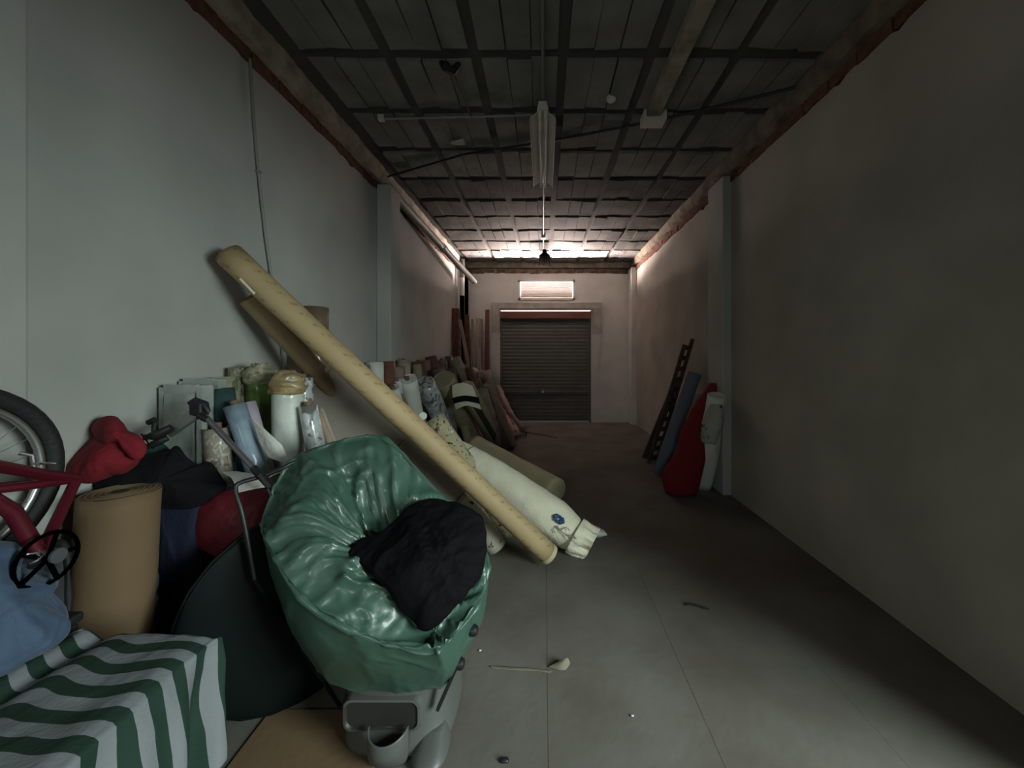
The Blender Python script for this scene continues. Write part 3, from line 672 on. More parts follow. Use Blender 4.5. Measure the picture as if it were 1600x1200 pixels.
# ------------------------------------------------------------------ rolls beyond the pilaster, front row
G2 = 'front row of rolls along the left wall'
roll('smooth white roll standing with a fabric fold spread at its foot', FL(665, 735), P(637, 592, 4.2), .095, M['white'], True, G2, seed=41, flap=True)
roll('slim white roll end just left of the smooth white roll, near the kraft tube', FL(650, 745), P(614, 606, 4.0), .06, M['white'], True, G2, seed=42)
roll('silvery plastic wrapped roll leaning right of the smooth white roll', FL(712, 716), P(664, 598, 4.6), .11, M['silverwrap'], False, G2, seed=43, wob=.2, wr=(.012, 8))
roll('wide plain olive roll leaning between the silvery and the banded roll', FL(742, 700), P(692, 592, 5.1), .145, M['olive'], False, G2, seed=44, flap=False)
roll('cream and charcoal striped roll with a dark band below its folded head', FL(778, 700), P(727, 606, 5.15), .125, M['twotone'], False, G2, seed=45)
bandy = P(738, 628, 5.1)
fld = loft('folded_cloth', [[P(706, 602, 5.0), P(722, 598, 4.98), P(738, 602, 5.0)], [P(707, 622, 4.98), P(725, 618, 4.94), P(745, 620, 4.98)], [P(712, 640, 4.98), P(730, 634, 4.93), P(752, 640, 4.97)]], 20, 20, M['cream'], None, wr=(.01, 8), thick=.006)
tag(fld, 'cream cloth folded over the head of the striped roll', 'cloth')
dbd = loft('cloth_band', [[P(707, 622, 4.95), P(726, 618, 4.91), P(748, 621, 4.95)], [P(709, 631, 4.94), P(728, 627, 4.90), P(750, 631, 4.94)]], 12, 5, M['blackcloth'], None, thick=.005)
tag(dbd, 'dark band tied around the cream folded cloth of the striped roll', 'band')
specs = [
    ('narrow taupe roll leaning right of the striped roll', (780, 702), (752, 612, 5.5), .085, 'taupe'),
    ('mauve brown roll leaning across the others with its foot furthest out', (792, 703), (742, 596, 5.8), .08, 'mauve'),
    ('brown taupe roll rising behind the striped roll', (762, 690), (712, 560, 6.2), .075, 'taupe'),
    ('dark brown roll leaning behind the mauve brown roll', (780, 694), (730, 575, 6.3), .07, 'rustcloth'),
    ('dusty pink roll with a white end among the brown ones', (784, 690), (757, 580, 6.6), .08, 'pinkish'),
    ('long grey taupe roll whose foot reaches the floor by the pink floral bundle', (800, 701), (762, 600, 5.9), .075, 'taupe'),
    ('slim dark grey roll in the gap before the pink floral bundle', (790, 685), (752, 592, 6.9), .06, 'greycloth'),
]
for i, (lb, ft, hd, r, m) in enumerate(specs): roll(lb, FL(*ft), P(*hd), r, M[m], i in (1, 4), G2, seed=50 + i, wob=.25, wr=(.012, 6))
# pink floral bundle by the shutter
fbx = empty('cloth_bundle', FL(800, 682), 'pink floral cloth bundle slumped against the shutter jamb with a pale fold', 'cloth bundle')
loft('draped_cloth', [[P(765, 618, 7.6), P(775, 606, 7.5), P(784, 612, 7.7)], [P(757, 640, 7.2), P(778, 636, 6.9), P(795, 640, 7.4)], [P(762, 662, 7.0), P(788, 655, 6.6), P(810, 662, 7.2)], [P(780, 684, 6.9), P(800, 682, 6.65), P(822, 676, 7.2)]], 40, 50, M['pinkfloral'], fbx, wr=(.05, 4), thick=.01)
loft('pale_fold', [[P(772, 608, 7.45), P(779, 603, 7.4), P(785, 612, 7.5)], [P(780, 630, 7.2), P(788, 628, 7.15), P(796, 636, 7.3)], [P(795, 652, 7.1), P(803, 650, 7.05), P(810, 660, 7.2)], [P(812, 668, 7.1), P(817, 668, 7.05), P(822, 674, 7.2)]], 20, 40, M['pinkish'], fbx, wr=(.03, 5), thick=.01)
uvcyl('inner_roll', Vector((P(800, 0, 7.5).x, 7.45, .1)), P(772, 610, 7.9), .10, M['taupe'], fbx, wob=.2)
stk = tag(MB().tube([FL(812, 674, .012), FL(840, 678, .012), FL(872, 684, .01)], [.012, .011, .007], 8).build('wooden_stick', M['redwood'], None, True), 'thin wooden stick lying on the floor before the roller shutter', 'stick')
stk = tag(MB().tube([P(812, 672, 7.0), P(822, 676, 6.9), FL(822, 680, .012)], .01, 8).build('bent_stick', M['darkwood'], None, True), 'short dark stick end poking out of the pink floral bundle', 'stick')
# pale rag ends on the heap
for (px, py, Y, s, lb) in ((738, 582, 6.6, .09, 'white rag knotted on a roll head in the middle of the far heap'), (752, 586, 6.5, .075, 'pale pink rag bunched right of the white rag on the far heap')):
    me = bpy.data.meshes.new('rag'); bm = bmesh.new(); bmesh.ops.create_icosphere(bm, subdivisions=4, radius=s); bmesh.ops.scale(bm, vec=(1, .8, .8), verts=bm.verts); bmesh.ops.translate(bm, vec=P(px, py, Y), verts=bm.verts); bm.to_mesh(me); bm.free(); wrinkle(me, .03, 14)
    tag(link('rag', me, M['white'] if s > .08 else M['pinkish']), lb, 'rag')

# ------------------------------------------------------------------ back row of rolls against the left wall
G3 = 'back row of rolls against the left wall'
names = [('cream', 'cream'), ('slate', 'blue grey'), ('white', 'white'), ('rustcloth', 'rust brown'), ('pinkish', 'dusty pink'), ('taupe', 'taupe'), ('olive', 'olive'), ('greycloth', 'dark grey'), ('mauve', 'mauve brown'), ('mauve', 'brown'), ('flowered', 'flowered'), ('beigefloral', 'beige floral')]
order = [0, 1, 2, 4, 3, 9, 5, 6, 7, 5, 2, 6, 3, 3, 8, 9, 3, 7, 10, 7, 1, 8, 5, 7, 11, 3, 8, 5, 7, 9]
ords = 'first second third fourth fifth sixth seventh eighth ninth tenth eleventh twelfth thirteenth fourteenth fifteenth sixteenth seventeenth eighteenth nineteenth twentieth twenty-first twenty-second twenty-third twenty-fourth twenty-fifth twenty-sixth twenty-seventh twenty-eighth twenty-ninth thirtieth'.split()
y = 3.55
for i, k in enumerate(order):
    if 4.2 < y < 4.45: xoff = .17
    else: xoff = .02
    m, cn = names[k]; r = random.uniform(.055, .085); h = 1.36 + random.uniform(-.13, .13) - max(0, y - 7) * .1
    hd = Vector((XL + xoff + r + random.uniform(.0, .10) + 0, y + random.uniform(-.05, .05), h)); ft = Vector((hd.x + (random.uniform(.04, .10) if y < 5 else random.uniform(.12, .3)), y + random.uniform(-.08, .08), 0))
    roll(f'{cn} roll, {ords[i]} from the near end of the back row', ft, hd, r, M[m], i % 3 == 0, G3, seed=70 + i, wob=.2, seg=18, wr=(.008, 10))
    y += random.uniform(.12, .16)
# middle row filling the heap
G4 = 'middle row of rolls in the heap'
y = 5.35; order = [7, 3, 6, 1, 9, 8, 5, 3, 4]
for i, k in enumerate(order):
    m, cn = names[k]; r = random.uniform(.06, .085); h = 1.22 + random.uniform(-.12, .1)
    hd = Vector((-1.47 + .12 * noise.noise(Vector((i * 1.7, 0, 0))), y, h)); ft = Vector((hd.x + random.uniform(.15, .35), y + random.uniform(-.1, .1), 0))
    roll(f'{cn} roll, {ords[i]} from the near end of the middle row', ft, hd, r, M[m], i % 2 == 0, G4, seed=120 + i, wob=.25, seg=18, wr=(.01, 10))
    y += random.uniform(.20, .25)

# poles and boards in the far corner
G5 = 'boards and poles in the far left corner'
def board(label, a, b, w, t, m, name='wooden_board'):
    a, b = Vector(a), Vector(b); o = MB().bar(a, b, w, t, (0, 1, 0)).build(name, M[m]); bevel(o, .006); tag(o, label, 'board', G5)
    return o
def ft(px, Y): return (P(px, 0, Y).x, Y, .03)
board('tall reddish board furthest left in the far corner', ft(712, 7.55), P(711.5, 482, 7.8), .13, .04, 'redwood')
board('dark brown board just right of the tall reddish one', ft(720, 7.65), P(716, 483, 7.9), .08, .03, 'mauve')
board('grey taupe pole leaning diagonally across the corner boards', ft(752, 7.2), P(718.5, 500, 7.7), .06, .05, 'taupe', 'wooden_pole')
board('wide dark red board in the middle of the corner', ft(734, 8.0), P(727.5, 492, 8.2), .15, .04, 'redwood')
board('thin yellowish lath standing right of the wide dark red board', ft(742, 8.1), P(738, 499, 8.35), .05, .03, 'olive', 'wooden_lath')
board('pale pinkish batten behind the diagonal pole', ft(747, 8.1), P(747, 497, 8.4), .09, .03, 'pinkish')
board('slim taupe batten left of the jamb', ft(756, 8.1), P(753, 499, 8.4), .05, .03, 'taupe')
board('straight reddish post touching the shutter surround', ft(759, 8.15), P(761.5, 484, 8.35), .085, .05, 'redwood', 'wooden_post')
board('crooked grey stick leaning right over the corner heap', ft(742, 7.0), P(748, 530, 7.5), .04, .04, 'taupe', 'wooden_pole')

# ------------------------------------------------------------------ things leaning on the right wall
lad = empty('wooden_rack', FL(1010, 722), 'dark slatted wooden rack leaning on the right wall behind the blue grey roll', 'rack')
ra, rb = FL(1020, 722, .03), P(1076, 534, 4.95); ra.z = .03
up = Vector((0, 1, 0))
sd = Vector((.14, .10, 0))
for s in (-1, 1): MB().bar(ra + sd * s * .5, rb + sd * s * .5 + Vector((0, 0, .04 * s)), .045, .035, up).build('rail', M['darkwood'], lad)
for i in range(12):
    c = ra.lerp(rb, .04 + .083 * i); MB().bar(c - sd * .5, c + sd * .5, .06, .02, up).build('slat', M['darkwood'], lad)
MB().bar(FL(1008, 716, .02), P(1060, 590, 5.35), .10, .03, up).build('loose_board', M['darkwood'], lad)
G6 = 'rolls leaning on the right wall'
roll('blue grey roll leaning on the right wall with a pale core at its head', FL(1030, 742), P(1086, 583, 4.78), .082, M['slate'], False, G6, seed=201, wob=.12)
roll('slim dark roll between the blue grey and the red one', FL(1042, 748), P(1096, 618, 4.5), .035, M['greycloth'], False, G6, seed=202)
rr = empty('fabric_roll', FL(1065, 768), 'red cloth bundle, narrow head and wide foot, leaning on the right wall', 'fabric roll', G6)
a, b = FL(1068, 768, .12), P(1117, 602, 4.35)
def vring(c, rx, ry, n=14): return [c + Vector((rx * math.cos(2 * math.pi * k / n), ry * math.sin(2 * math.pi * k / n), .0)) for k in range(n)]
loft('gathered_cloth', [vring(P(1064, 768, 4.15), .16, .09), vring(P(1066, 740, 4.16), .20, .11), vring(P(1080, 705, 4.2), .155, .10), vring(P(1086, 675, 4.22), .155, .10), vring(P(1098, 640, 4.25), .10, .08), vring(P(1110, 612, 4.28), .055, .05), vring(P(1117, 600, 4.3), .05, .04)],
     40, 50, M['redcloth'], rr, True, (True, True), wr=(.02, 5, (1, 1, .3), 2))
pr = empty('fabric_roll', FL(1100, 765), 'pale roll with brown printed motifs leaning against the right pilaster', 'fabric roll', G6)
uvcyl('rolled_cloth', rest(FL(1098, 762), .09, P(1122, 620, 4.0)), P(1120, 618, 4.0), [.10, .105, .10, .09, .085], M['white'], pr, wob=.12, seed=9, wr=(.008, 6, (1, 1, .4)))
loft('printed_cloth', [vring(P(1107, 690, 3.96), .06, .10), vring(P(1112, 665, 3.94), .085, .12), vring(P(1117, 645, 3.95), .07, .11), vring(P(1119, 632, 3.96), .04, .07)], 26, 24, M['whitepattern'], pr, True, (True, True), wr=(.012, 9))

# ------------------------------------------------------------------ litter on the floor
c = FL(932, 832)
lt = loft('plastic_scrap', [[FL(912, 826, .01), FL(920, 822, .03), FL(930, 822, .02)], [FL(916, 832, .03), FL(926, 829, .08), FL(940, 827, .04)], [FL(918, 836, .005), FL(930, 836, .04), FL(948, 834, .03)], [FL(922, 838, .004), FL(935, 839, .005), FL(948, 837, .006)]], 24, 24, M['white'], None, wr=(.008, 20), thick=.003)
tag(lt, 'crumpled white plastic scrap on the floor beside the cream roll', 'scrap')
tag(MB().tube([FL(1071, 946, .006), FL(1076, 943, .012), FL(1086, 945, .008), FL(1098, 949, .008), FL(1109, 952, .006)], [.003, .006, .006, .005, .003], 8).build('dark_twig', M['black'], None, True), 'short black twig lying on the floor right of centre', 'twig')
fs = loft('paper_flap', [[FL(856, 1042, .002), FL(872, 1047, .002), FL(884, 1047, .002)], [FL(868, 1036, .02), FL(880, 1036, .03), FL(889, 1040, .004)], [FL(880, 1030, .035), FL(887, 1028, .035), FL(891, 1036, .01)]], 12, 12, M['duststrip'], None, wr=(.002, 20), thick=.002)
tag(fs, 'small curled brown paper flap on the floor in front of the tube foot', 'paper')
tp = loft('tape_strip', [[FL(764, 1040, .002), FL(800, 1042, .003), FL(830, 1044, .002), FL(862, 1048, .002)], [FL(768, 1044, .002), FL(800, 1047, .004), FL(830, 1048, .002), FL(860, 1051, .002)]], 30, 4, M['duststrip'], None, wr=(.001, 20), thick=.001)
tag(tp, 'dirty strip of tape stuck along the floor joint by the paper flap', 'tape')
for (px, py, r, lb) in ((788, 1188, .012, 'dark crumb of debris on the floor at the bottom edge'), (750, 1016, .005, 'tiny white speck on the floor beside the black knobs'), (988, 1118, .005, 'tiny pale speck on the floor left of the bottom right corner')):
    c = FL(px, py, .004); me = bpy.data.meshes.new('crumb'); bm = bmesh.new(); bmesh.ops.create_icosphere(bm, subdivisions=2, radius=r); bmesh.ops.scale(bm, vec=(1.4, .8, .45), verts=bm.verts); bmesh.ops.translate(bm, vec=c, verts=bm.verts); bm.to_mesh(me); bm.free(); wrinkle(me, r * .3, 60)
    tag(link('crumb', me, M['black'] if r > .01 else M['white']), lb, 'debris')
# cardboard sheet under the heap, bottom centre
cb = tag(MB().box(-1.15, -.62, 1.12, 1.62, .001, .006, .003).build('cardboard_sheet', M['cart']), 'flat brown cardboard sheet on the floor between striped cloth and grey stand', 'cardboard')

# ------------------------------------------------------------------ grey plastic stand under the green sack
gs = empty('plastic_stand', FL(610, 1180), 'grey moulded plastic stand with a dark open tray under the green sack', 'stand')
def ring8(z, xl, xr, yf, yb, n=24, pw=3.2):
    cx, cy = (xl + xr) / 2, (yf + yb) / 2; o = []
    for k in range(n):
        t = 2 * math.pi * k / n; c, s = math.cos(t), math.sin(t)
        o.append(Vector((cx + (xr - xl) / 2 * math.copysign(abs(c) ** (2 / pw), c), cy + (yb - yf) / 2 * math.copysign(abs(s) ** (2 / pw), s), z)))
    return o
xl = lambda px, Y: P(px, 0, Y).x
loft('moulded_shell', [ring8(.44, -.86, -.34, 1.46, 1.95), ring8(.30, -.84, -.36, 1.455, 1.92), ring8(.20, -.80, -.375, 1.45, 1.86), ring8(.10, -.79, -.37, 1.44, 1.84), ring8(.02, -.79, -.36, 1.42, 1.82), ring8(.0, -.77, -.38, 1.44, 1.80)], 56, 30, M['greyplastic'], gs, True, (True, True))
# shallow tray in the front, recess shade put into its dark colour, and rim
def rrect(x0, x1, z0, z1, y, r=.03, n=5, slant=0):
    o = []
    for cx, cz, a0 in ((x1 - r, z1 - r, 0), (x0 + r, z1 - r, 90), (x0 + r, z0 + r, 180), (x1 - r, z0 + r, 270)):
        for k in range(n):
            t = R(a0 + 90 * k / (n - 1)); px, pz = cx + r * math.cos(t), cz + r * math.sin(t); o.append(Vector((px, y + slant * (pz - z0), pz)))
    return o
tray_o = rrect(-.752, -.464, .092, .210, 1.436); tray_i = rrect(-.745, -.472, .10, .203, 1.434); tray_b = rrect(-.74, -.476, .104, .199, 1.441)
def strip(name, loops, m, parent, fill=True):
    n = len(loops[0]); v = [p for l in loops for p in l]; f = []
    for j in range(len(loops) - 1):
        for k in range(n): f.append((j * n + k, j * n + (k + 1) % n, (j + 1) * n + (k + 1) % n, (j + 1) * n + k))
    if fill: f.append(tuple((len(loops) - 1) * n + k for k in range(n)))
    return MB().add(v, f).build(name, m, parent, True)
strip('tray_rim', [rrect(-.758, -.458, .088, .214, 1.47), tray_o, tray_i], M['greyplastic'], gs, False)
strip('tray', [tray_i, tray_b], M['darkrecess'], gs)
# scooped lip in front of the tray and two foot bulges
cx = P(603, 0, 1.40).x
loft('scoop_lip', [[Vector((cx + .075 * math.cos(t), 1.425 - dpt * math.sin(t), z + .012 * (abs(math.cos(t)) ** 2) * (z > .07))) for t in [math.pi * k / 8 for k in range(9)]] for z, dpt in ((.115, .07), (.07, .075), (.03, .055), (.0, .03))], 24, 16, M['greyplastic'], gs, thick=.005)
for x0, g, zz in ((-.425, .066, .05),):
    loft('foot', [ring8(.0, x0 - .9 * g, x0 + .9 * g, 1.45 - 1.3 * g, 1.55, pw=2.4), ring8(.35 * zz, x0 - g, x0 + g, 1.45 - 1.4 * g, 1.55, pw=2.4), ring8(.8 * zz, x0 - .85 * g, x0 + .85 * g, 1.45 - g, 1.55, pw=2.4), ring8(1.5 * zz, x0 - .6 * g, x0 + .6 * g, 1.46, 1.55, pw=2.4)], 28, 14, M['greyplastic'], gs, True, (True, True))
rail = MB().bar(P(736, 962, 1.50), P(714, 1040, 1.46), .012, .02, (0, 1, 0)).bar(P(714, 1040, 1.46), P(684, 1108, 1.45), .012, .02, (0, 1, 0)).build('side_rail', M['black'], gs)
for (px, py, Y) in ((741, 985, 1.49), (720, 1037, 1.46)):
    c = P(px, py, Y); MB().tube([c + Vector((-.045, .01, .0)), c + Vector((-.01, 0, 0)), c + Vector((.0, 0, 0)), c + Vector((.012, -.002, 0))], [.014, .02, .022, .016], 14).build('knob', M['black'], gs, True)

# ------------------------------------------------------------------ green sack
rim = [(540, 688, 1.80), (605, 690, 1.83), (680, 765, 1.78), (752, 845, 1.70), (757, 925, 1.55), (700, 1004, 1.36), (660, 1022, 1.33), (560, 990, 1.33), (478, 940, 1.35), (428, 870, 1.42), (412, 812, 1.55), (455, 722, 1.72)]
mid = [(545, 800, 1.95), (620, 820, 1.95), (690, 860, 1.90), (750, 915, 1.76), (752, 968, 1.60), (706, 1045, 1.42), (664, 1052, 1.37), (572, 1042, 1.35), (487, 1010, 1.38), (440, 945, 1.46), (432, 890, 1.62), (470, 840, 1.82)]
hem = [(560, 965, 1.98), (620, 965, 1.98), (670, 968, 1.93), (705, 990, 1.80), (712, 1030, 1.62), (695, 1070, 1.47), (655, 1079, 1.43), (590, 1077, 1.42), (522, 1068, 1.43), (495, 1040, 1.50), (500, 1015, 1.66), (530, 985, 1.88)]
inn = [(548, 765, 1.71), (608, 770, 1.73), (665, 812, 1.69), (722, 868, 1.65), (728, 922, 1.55), (688, 980, 1.44), (668, 985, 1.42), (615, 945, 1.42), (545, 895, 1.44), (490, 845, 1.46), (478, 795, 1.53), (500, 755, 1.63)]
bot = [(575, 835, 1.64), (620, 832, 1.66), (660, 845, 1.64), (690, 885, 1.58), (695, 920, 1.52), (682, 955, 1.45), (665, 960, 1.43), (635, 940, 1.44), (595, 905, 1.46), (572, 885, 1.50), (560, 866, 1.54), (560, 848, 1.59)]
rimlo = [tuple((a[k] * .9 + b[k] * .1) for k in range(3)) for a, b in zip(rim, mid)]
rimin = [tuple((a[k] * .9 + b[k] * .1) for k in range(3)) for a, b in zip(rim, inn)]
sack = loft('green_sack', [[P(*q) for q in L_] for L_ in (hem, mid, rimlo, rimin, inn, bot)], 170, 130, M['tarp'], None, True, (False, True))
tag(sack, 'large shiny green woven plastic sack pulled over the grey stand', 'sack')
me = sack.data; me.update(); no = [v.normal.copy() for v in me.vertices]
for i, (v, n) in enumerate(zip(me.vertices, no)):
    j = i // 170 / 129 if i < 170 * 130 else 1
    inside = 1 / (1 + math.exp(-(j - .52) * 30)); p = v.co
    th = 2 * math.pi * (i % 170) / 170; cth, sth = math.cos(th), math.sin(th)
    q1 = Vector((cth * 1.7, sth * 1.7, j * 2.2)) + .35 * noise.noise_vector(p * 4)
    q2 = Vector((cth * 4.2 + 3, sth * 4.2, j * 3.5)) + .4 * noise.noise_vector(p * 5)
    q3 = p * 7 + .9 * noise.noise_vector(p * 4)
    r1 = max(0, 1 - 3.2 * abs(noise.noise(q1))) ** 1.5; r2 = max(0, 1 - 4.5 * abs(noise.noise(q2))) ** 1.5; r3 = max(0, 1 - 5 * abs(noise.noise(q3))) ** 1.5
    lo_ = noise.noise(p * 3.1)
    v.co += n * ((.030 * r1 + .017 * r2 + .009 * r3 + .020 * lo_) * inside + (.006 * r1 + .004 * r3 + .008 * lo_) * (1 - inside))
me.update()
# dark jacket lying in the sack
def blobrings(outline, cen, Yc, bulge, back=.12, steps=(1, .9, .65, .35, .08)):
    cx, cy = cen; out = [[(cx + (a - cx) * .7, cy + (b - cy) * .7, y + back) for a, b, y in outline]]
    for s in steps: out.append([(cx + (a - cx) * s, cy + (b - cy) * s, y * s + Yc * (1 - s) - bulge * math.sqrt(max(0, 1 - s * s))) for a, b, y in outline])
    return out
jk = [(548, 862, 1.50), (600, 830, 1.58), (642, 797, 1.63), (682, 784, 1.66), (735, 800, 1.64), (756, 818, 1.62), (755, 862, 1.56), (742, 902, 1.50), (718, 932, 1.45), (668, 978, 1.40), (632, 948, 1.41), (603, 908, 1.42), (575, 882, 1.46)]
ctr = Vector((660, 870, 0))
def shrink(L_, f, dy): return [(ctr.x + (a - ctr.x) * f, ctr.y + (b - ctr.y) * f, y + dy) for a, b, y in L_]
under = [(a, b + 6, y + .07) for a, b, y in shrink(jk, .8, 0)]
jo = loft('dark_jacket', [[P(*q) for q in L_] for L_ in blobrings(jk, (665, 875), 1.49, .055, .06)], 130, 80, M['jacket'], None, True, (True, True), wr=(.020, 6.5, (1, 1, 1), 11, 3, 1.1))
tag(jo, 'crumpled black jacket lying in the mouth of the green sack', 'jacket')

# ------------------------------------------------------------------ dark tub, tubular frame, red bags behind
tb = empty('plastic_tub', (-1.10, 1.72, 0), 'big round black green plastic tub standing on its edge left of the sack', 'tub')
tc_ = Vector((-1.07, 1.68, .41)); ax = Vector((-.70, .70, -.05)).normalized()      # axis of the tub
u = (Vector((0, 0, 1)) - ax * ax.z).normalized(); q = ax.cross(u)
def tring(c, r): return [c + (u * math.cos(2 * math.pi * k / 24) + q * math.sin(2 * math.pi * k / 24)) * r for k in range(24)]
loft('tub_body', [tring(tc_ - ax * .02, .02), tring(tc_ - ax * .02, .36), tring(tc_ - ax * .0, .405), tring(tc_ + ax * .04, .40), tring(tc_ + ax * .14, .37), tring(tc_ + ax * .145, .35), tring(tc_ + ax * .1, .36), tring(tc_ + ax * .02, .35)], 72, 60, M['tub'], tb, True, (True, False))
MB().tube(tring(tc_ - ax * .0, .408) + [tring(tc_ - ax * .0, .408)[0]], .008, 8, False).build('rim_bead', M['tub'], tb, True)
tf = empty('bent_pipe', P(365, 880, 1.5), 'bent black steel pipe frame rising left of the green sack', 'pipe')
MB().tube(resample([P(398, 905, 1.50), P(388, 850, 1.50), P(378, 800, 1.50), P(368, 765, 1.51), P(376, 754, 1.53), P(410, 744, 1.60), P(442, 731, 1.68), P(462, 722, 1.72), P(480, 730, 1.76)], 40, False), .0085, 10).build('bent_tube', M['black'], tf, True)
MB().tube(resample([P(423, 775, 1.60), P(416, 755, 1.61), P(422, 744, 1.62), P(440, 737, 1.66)], 16, False), .006, 8).build('inner_loop', M['black'], tf, True)
MB().tube([P(405, 742, 1.575), P(421, 762, 1.57)], .010, 10).build('grip', M['rubber'], tf, True)
MB().tube([P(398, 905, 1.50), Vector((-.86, 1.62, .02))], .0085, 8).build('lower_leg', M['blackcloth'], tf, True)
def heap(name, label, cat, rings, m, wr, nu=70, nv=46, thick=0):
    o = loft(name, [[P(*p) for p in L_] for L_ in rings], nu, nv, m, None, True, (True, True), wr=wr); return tag(o, label, cat)
o1 = [(302, 830, 1.72), (306, 796, 1.74), (325, 776, 1.76), (352, 768, 1.78), (400, 766, 1.80), (428, 772, 1.80), (420, 820, 1.78), (400, 858, 1.75), (350, 868, 1.72), (318, 856, 1.71)]
heap('red_bag', 'bright red bag bulging behind the dark tub and tube frame', 'bag', blobrings(o1, (362, 815), 1.74, .06), M['redbag'], (.010, 7))
o2 = [(240, 800, 1.72), (248, 772, 1.74), (290, 764, 1.76), (318, 770, 1.76), (318, 830, 1.74), (312, 900, 1.72), (308, 970, 1.68), (300, 1010, 1.64), (255, 1010, 1.62), (240, 940, 1.66), (238, 870, 1.70)]
heap('navy_cloth', 'navy blue cloth hanging between the cardboard roll and the tub', 'cloth', blobrings(o2, (278, 885), 1.70, .05), M['navy'], (.012, 7, (1, 1, .4)))
o3 = [(148, 748, 1.60), (160, 732, 1.62), (196, 716, 1.66), (238, 710, 1.70), (262, 706, 1.72), (276, 699, 1.74), (290, 716, 1.74), (306, 727, 1.76), (327, 724, 1.78), (345, 748, 1.78), (352, 762, 1.76), (330, 775, 1.72), (302, 792, 1.70), (248, 790, 1.66), (220, 778, 1.60), (160, 775, 1.58)]
heap('black_cloth', 'black cloth heap draped behind the standing cardboard roll', 'cloth', blobrings(o3, (245, 752), 1.66, .05), M['blackcloth'], (.007, 9), 110, 50)
o4 = [(222, 708, 1.76), (236, 694, 1.78), (248, 690, 1.80), (262, 700, 1.80), (270, 712, 1.79), (262, 725, 1.76), (235, 725, 1.75)]
heap('green_cloth', 'small fold of dark green cloth peeping above the black heap', 'cloth', blobrings(o4, (246, 710), 1.78, .02, .05), M['greencloth'], (.004, 10), 40, 24)
# red garment, built of two rolled lobes and a slack part
rg = empty('red_garment', P(170, 735, 1.56), 'crumpled red garment slung over the bicycle by the wall', 'garment')
def lobe(nm, outline, cen, Yc, bulge, m, wr, back=.05, nu=60, nv=40):
    return loft(nm, [[P(*p) for p in L_] for L_ in blobrings(outline, cen, Yc, bulge, back)], nu, nv, m, rg, True, (True, True), wr=wr)
lobe('upper_fold', [(147, 678, 1.56), (150, 660, 1.57), (165, 652, 1.58), (182, 653, 1.58), (192, 664, 1.57), (200, 674, 1.56), (214, 680, 1.55), (225, 696, 1.54), (222, 712, 1.53), (212, 716, 1.52), (198, 706, 1.52), (190, 692, 1.52), (178, 688, 1.52), (160, 692, 1.53)], (178, 676), 1.54, .035, M['redcloth'], (.008, 8))
lobe('hanging_part', [(104, 736, 1.52), (118, 716, 1.53), (136, 696, 1.55), (150, 684, 1.57), (170, 686, 1.57), (190, 692, 1.56), (204, 712, 1.56), (214, 718, 1.57), (196, 734, 1.55), (168, 742, 1.53), (140, 752, 1.51), (112, 748, 1.50)], (158, 716), 1.53, .05, M['redcloth'], (.014, 8))

# ------------------------------------------------------------------ corrugated cardboard roll
cr_ = empty('cardboard_roll', (-1.655, 1.50, 0), 'upright roll of brown corrugated cardboard behind the striped cloth', 'cardboard roll')
cbx, cby, cbr = -1.66, 1.486, .116
MBX = uvcyl('rolled_cardboard', (cbx, cby - .03, .0), (cbx, cby + .02, .962), cbr, M['cart'], cr_, seg=56, rings=18, wob=.02)
top_ = Vector((cbx, cby + .02, .963))
sp = [top_ + Vector(((.03 + .08 * t) * math.cos(t * 30), (.03 + .08 * t) * math.sin(t * 30), .0035 - .10 * .0 )) for t in [k / 160 for k in range(161)]]
MB().tube([top_ + Vector((0, 0, .001)), top_ + Vector((0, 0, .004))], cbr * .985, 48).build('roll_end', M['cart'], cr_, True)
MB().tube(sp, .0022, 5).build('spiral_edge', M['kraftdark'], cr_, True)
MB().tube([top_ + Vector((0, 0, .002)), top_ + Vector((0, 0, .006))], .026, 20).build('core_shade_disc', M['hole'], cr_, True)  # dark disc painted in for the shade inside the hollow core
# strip of shiny film hanging at its side
film = loft('film_strip', [[P(240, 800 + k * 30, 1.555), P(246, 802 + k * 30, 1.545), P(249, 800 + k * 30, 1.58)] for k in range(7)], 14, 60, mat('shiny_film', (.05, .05, .055), .12, coat=1, spec=1), cr_, wr=(.010, 16, (1, 1, .6)))

# ------------------------------------------------------------------ bracket stand with a grey pole and clamps
bp = empty('pole_stand', P(310, 645, 1.72), 'folding metal stand with grey pole and black clamps above the black cloth', 'stand')
MB().tube([P(322, 652, 1.69), P(408, 744, 1.60)], .0115, 14).build('grey_pole', M['steel'], bp, True)
MB().tube([P(396, 731, 1.612), P(420, 757, 1.59)], .015, 14).build('pole_foot', M['black'], bp, True)
MB().bar(P(308, 645, 1.70), P(262, 676, 1.66), .05, .018, (0, -1, .3)).build('flat_arm', M['steel'], bp)
c = P(310, 637, 1.70)
bj = MB().box(c.x - .035, c.x + .025, c.y - .02, c.y + .03, c.z - .035, c.z + .022, .006).build('hinge_block', M['black'], bp); bevel(bj, .008)
MB().tube([c + Vector((-.04, 0, .02)), c + Vector((-.015, 0, .03)), c + Vector((.03, 0, .015)), c + Vector((.045, 0, -.02))], [.010, .016, .015, .008], 12).build('hinge_lever', M['black'], bp, True)
MB().tube([c + Vector((.02, -.02, -.03)), c + Vector((.055, -.02, -.05))], .013, 12).build('hinge_knob', M['black'], bp, True)
MB().tube([P(268, 668, 1.64), P(245, 680, 1.62), P(226, 684, 1.61)], [.016, .022, .012], 12).build('clamp_arm', M['black'], bp, True)
MB().tube([P(262, 684, 1.63), P(245, 692, 1.61), P(225, 700, 1.60)], [.012, .016, .008], 12).build('lower_jaw', M['black'], bp, True)
MB().tube([P(240, 676, 1.62), P(242, 660, 1.62)], [.008, .010], 10).build('clamp_screw', M['black'], bp, True)
